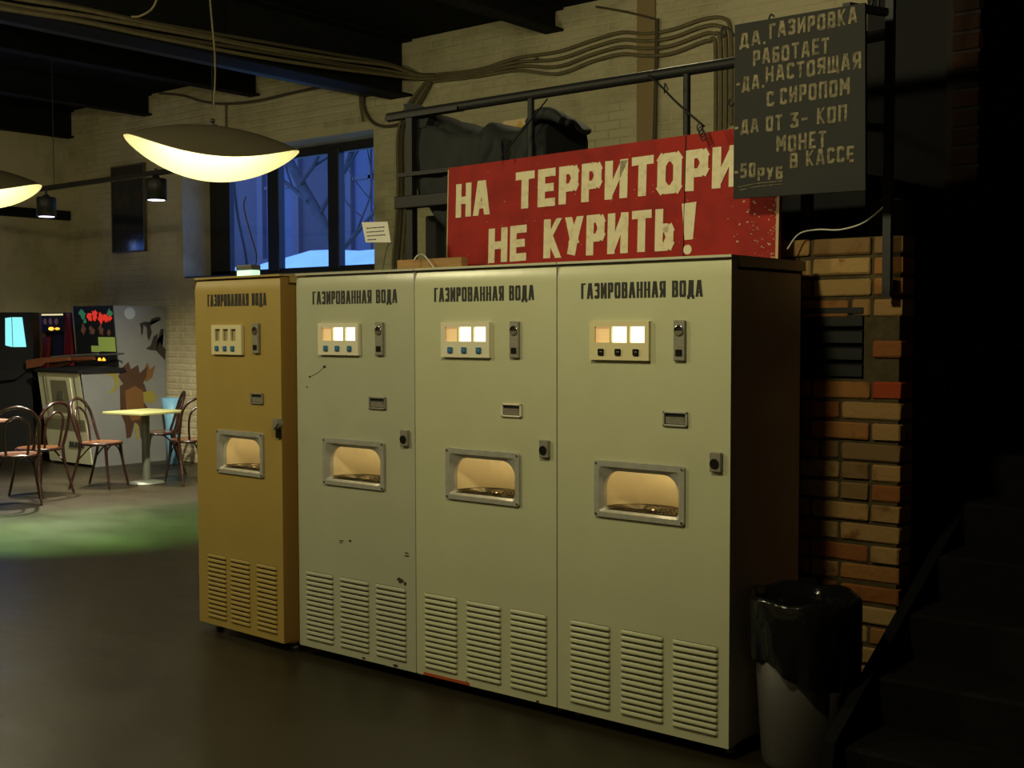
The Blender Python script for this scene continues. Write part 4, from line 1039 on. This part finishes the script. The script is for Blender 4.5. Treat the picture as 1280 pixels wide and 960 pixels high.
DEER = {'antlerL': [(0.32, 1.09), (0.42, 1.12), (0.5, 1.04), (0.52, 0.95), (0.44, 0.86), (0.35, 0.84), (0.46, 0.93), (0.44, 1.03)],
'crown': [(0.5, 1.04), (0.55, 1.14), (0.64, 1.21), (0.67, 1.12), (0.77, 1.17), (0.79, 1.07), (0.9, 1.15), (0.88, 1.03), (0.83, 0.94), (0.69, 0.98), (0.58, 0.93)],
'head': [(0.52, 0.93), (0.69, 1.0), (0.85, 0.94), (0.89, 0.82), (0.82, 0.73), (0.63, 0.7), (0.52, 0.78)],
'bodyd': [(0.52, 0.8), (0.63, 0.76), (0.82, 0.75), (0.91, 0.63), (0.88, 0.48), (0.84, 0.32), (0.79, 0.29), (0.77, 0.44), (0.71, 0.49), (0.66, 0.32), (0.6, 0.3), (0.58, 0.48), (0.52, 0.62)],
'bodyl': [(0.59, 0.87), (0.72, 0.92), (0.83, 0.86), (0.84, 0.67), (0.78, 0.52), (0.67, 0.51), (0.6, 0.66)],
'muzzle': [(0.83, 0.84), (0.96, 0.86), (1.02, 0.78), (0.96, 0.7), (0.84, 0.73)],
'antR': [(0.83, 1.07), (0.9, 1.2), (0.93, 1.11), (1.01, 1.16), (0.96, 1.01), (0.87, 0.96)],
'leaf': [(0.79, 0.32), (0.88, 0.38), (0.97, 0.31), (0.9, 0.24)],
'stripe': [(0.71, 0.47), (0.75, 0.47), (0.77, 0.29), (0.73, 0.28)],
}
for n_, m_, nm_, k_ in (('bodyd', 'brownd', 'painted_deer', .902), ('bodyl', 'brownp', 'painted_deer', .9035), ('crown', 'brownd', 'painted_antler', .904), ('head', 'brownd', 'painted_deer', .903), ('antlerL', 'yelp', 'painted_antler', .902), ('antR', 'brownp', 'painted_antler', .902), ('muzzle', 'yelp', 'painted_deer', .905), ('leaf', 'sgr', 'painted_leaf', .902), ('stripe', 'yelp', 'painted_deer', .9035)):
    if n_ == 'leaf': M['sgr'] = mat('dark green art', (.02, .06, .02), .7)
    art([DEER[n_]], m_, nm_, k_)
# rifles on the deck
M['rwood'] = mat('reddish rifle stock', (.16, .05, .02), .4)
def rifle(x, y, z, rz, label, tilt=.06):
    t = thing('toy_rifle', label, 'toy rifle', (x, y, z), rz, 'toy rifles on the hunting cabinet'); t.rotation_euler = (0, -tilt, rz)
    MB().prism([(-.42, -.075), (-.42, .03), (-.12, .045), (.30, .03), (.30, -.01), (-.08, -.02), (-.14, -.05)], 'xz', -.022, .022).build('stock', 'rwood', t)
    MB().tube([(.0, 0, .045), (.78, 0, .040)], .012, 8).build('barrel', 'foot', t)
    return t
rifle(-11.12, 3.78, 1.22, .18, 'toy rifle with reddish stock lying foremost on the hunting cabinet deck')
rifle(-10.88, 3.95, 1.225, .20, 'toy rifle lying behind the other, its barrel pointing at the screen')
# red cabinet
rc = thing('red_arcade_cabinet', 'dark red arcade cabinet with small marquee behind the hunting cabinet', 'arcade machine', (-12.28, 4.12, 0))
MB().box(0, .9, .12, .74, 0, 1.80).build('carcass', 'cabb', rc)
MB().prism([(.05, 0), (-.05, 1.1), (.12, 1.2), (.10, 1.80), (.74, 1.80), (.74, 0)], 'yz', .88, .90).build('side_panel', 'cabred', rc)
MB().prism([(.05, 0), (-.05, 1.1), (.12, 1.2), (.10, 1.80), (.74, 1.80), (.74, 0)], 'yz', .0, .02).build('side_panel', 'cabor', rc)
MB().prism([(.0, 1.1), (.15, 1.1), (.30, 1.79), (.0, 1.79)], 'xz', .08, .12).build('left_bezel', 'cabor', rc)
MB().prism([(.70, 1.1), (.89, 1.1), (.89, 1.79), (.76, 1.79)], 'xz', .08, .12).build('right_bezel', 'cabred', rc)
MB().prism([(.15, 1.1), (.30, 1.1), (.36, 1.5), (.24, 1.5)], 'xz', .085, .12).build('lower_bezel', 'cabred', rc)
mq = MB().box(.26, .76, .06, .10, 1.56, 1.79).build('marquee', 'cabb', rc)
MB().box(.27, .75, .05, .062, 1.765, 1.785).build('marquee_light', mat('warm marquee strip', (.5, .4, .2), .5, emit=(.55, .45, .22), estr=.8), mq)
random.seed(14)
q = MB(); q.prism([(.48+.06*math.cos(k*PI/6), 1.60+.022*math.sin(k*PI/6)) for k in range(12)], 'xz', .052, .06); q.build('marquee_lamp', 'sorange', mq)
q = MB(); q.prism([(.62+.05*math.cos(k*PI/6), 1.60+.015*math.sin(k*PI/6)) for k in range(12)], 'xz', .052, .06); q.build('marquee_lamp', 'sorange', mq)
for x in (.34, .46, .60): MB().prism([(x+.05*math.cos(k*PI/4)*(.6+.5*random.random()), 1.69+.05*math.sin(k*PI/4)*(.6+.5*random.random())) for k in range(8)], 'xz', .054, .06).build('marquee_figure', 'sfig', mq)
MB().box(0, .9, .0, .12, .1, 1.1).build('front_panel', 'cabred', rc)
# black cabinet
bc = thing('black_arcade_cabinet', 'black arcade cabinet with a bright cyan screen at the left edge', 'arcade machine', (-12.02, 3.30, 0), rz=.82)
MB().prism([(.0, 0), (.0, 1.1), (.08, 1.3), (.08, 1.80), (.40, 1.80), (.40, 0)], 'yz', 0, .66).build('carcass', 'cabb', bc)
for p in ([(.34, 1.40), (.42, 1.38), (.415, 1.74), (.345, 1.73)], [(.43, 1.38), (.58, 1.38), (.54, 1.74), (.425, 1.74)]): MB().prism(p, 'xz', .065, .075).build('screen_image', 'cyan', bc)
MB().prism([(.0, 1.0), (.10, .95), (.50, 1.0), (.62, 1.1), (.3, 1.12)], 'xz', -.1, .0).build('control_panel', 'cabb', bc)
# blue bin by the wall
bl = thing('blue_bin', 'light blue plastic bin by the wall under the window', 'bin', (-9.95, 4.62, 0))
MB().lathe([(0, 0), (.07, 0), (.075, .5), (.12, .78), (.115, .78), (.07, .5), (.0, .02)], 20).build('bucket', 'bluep', bl)
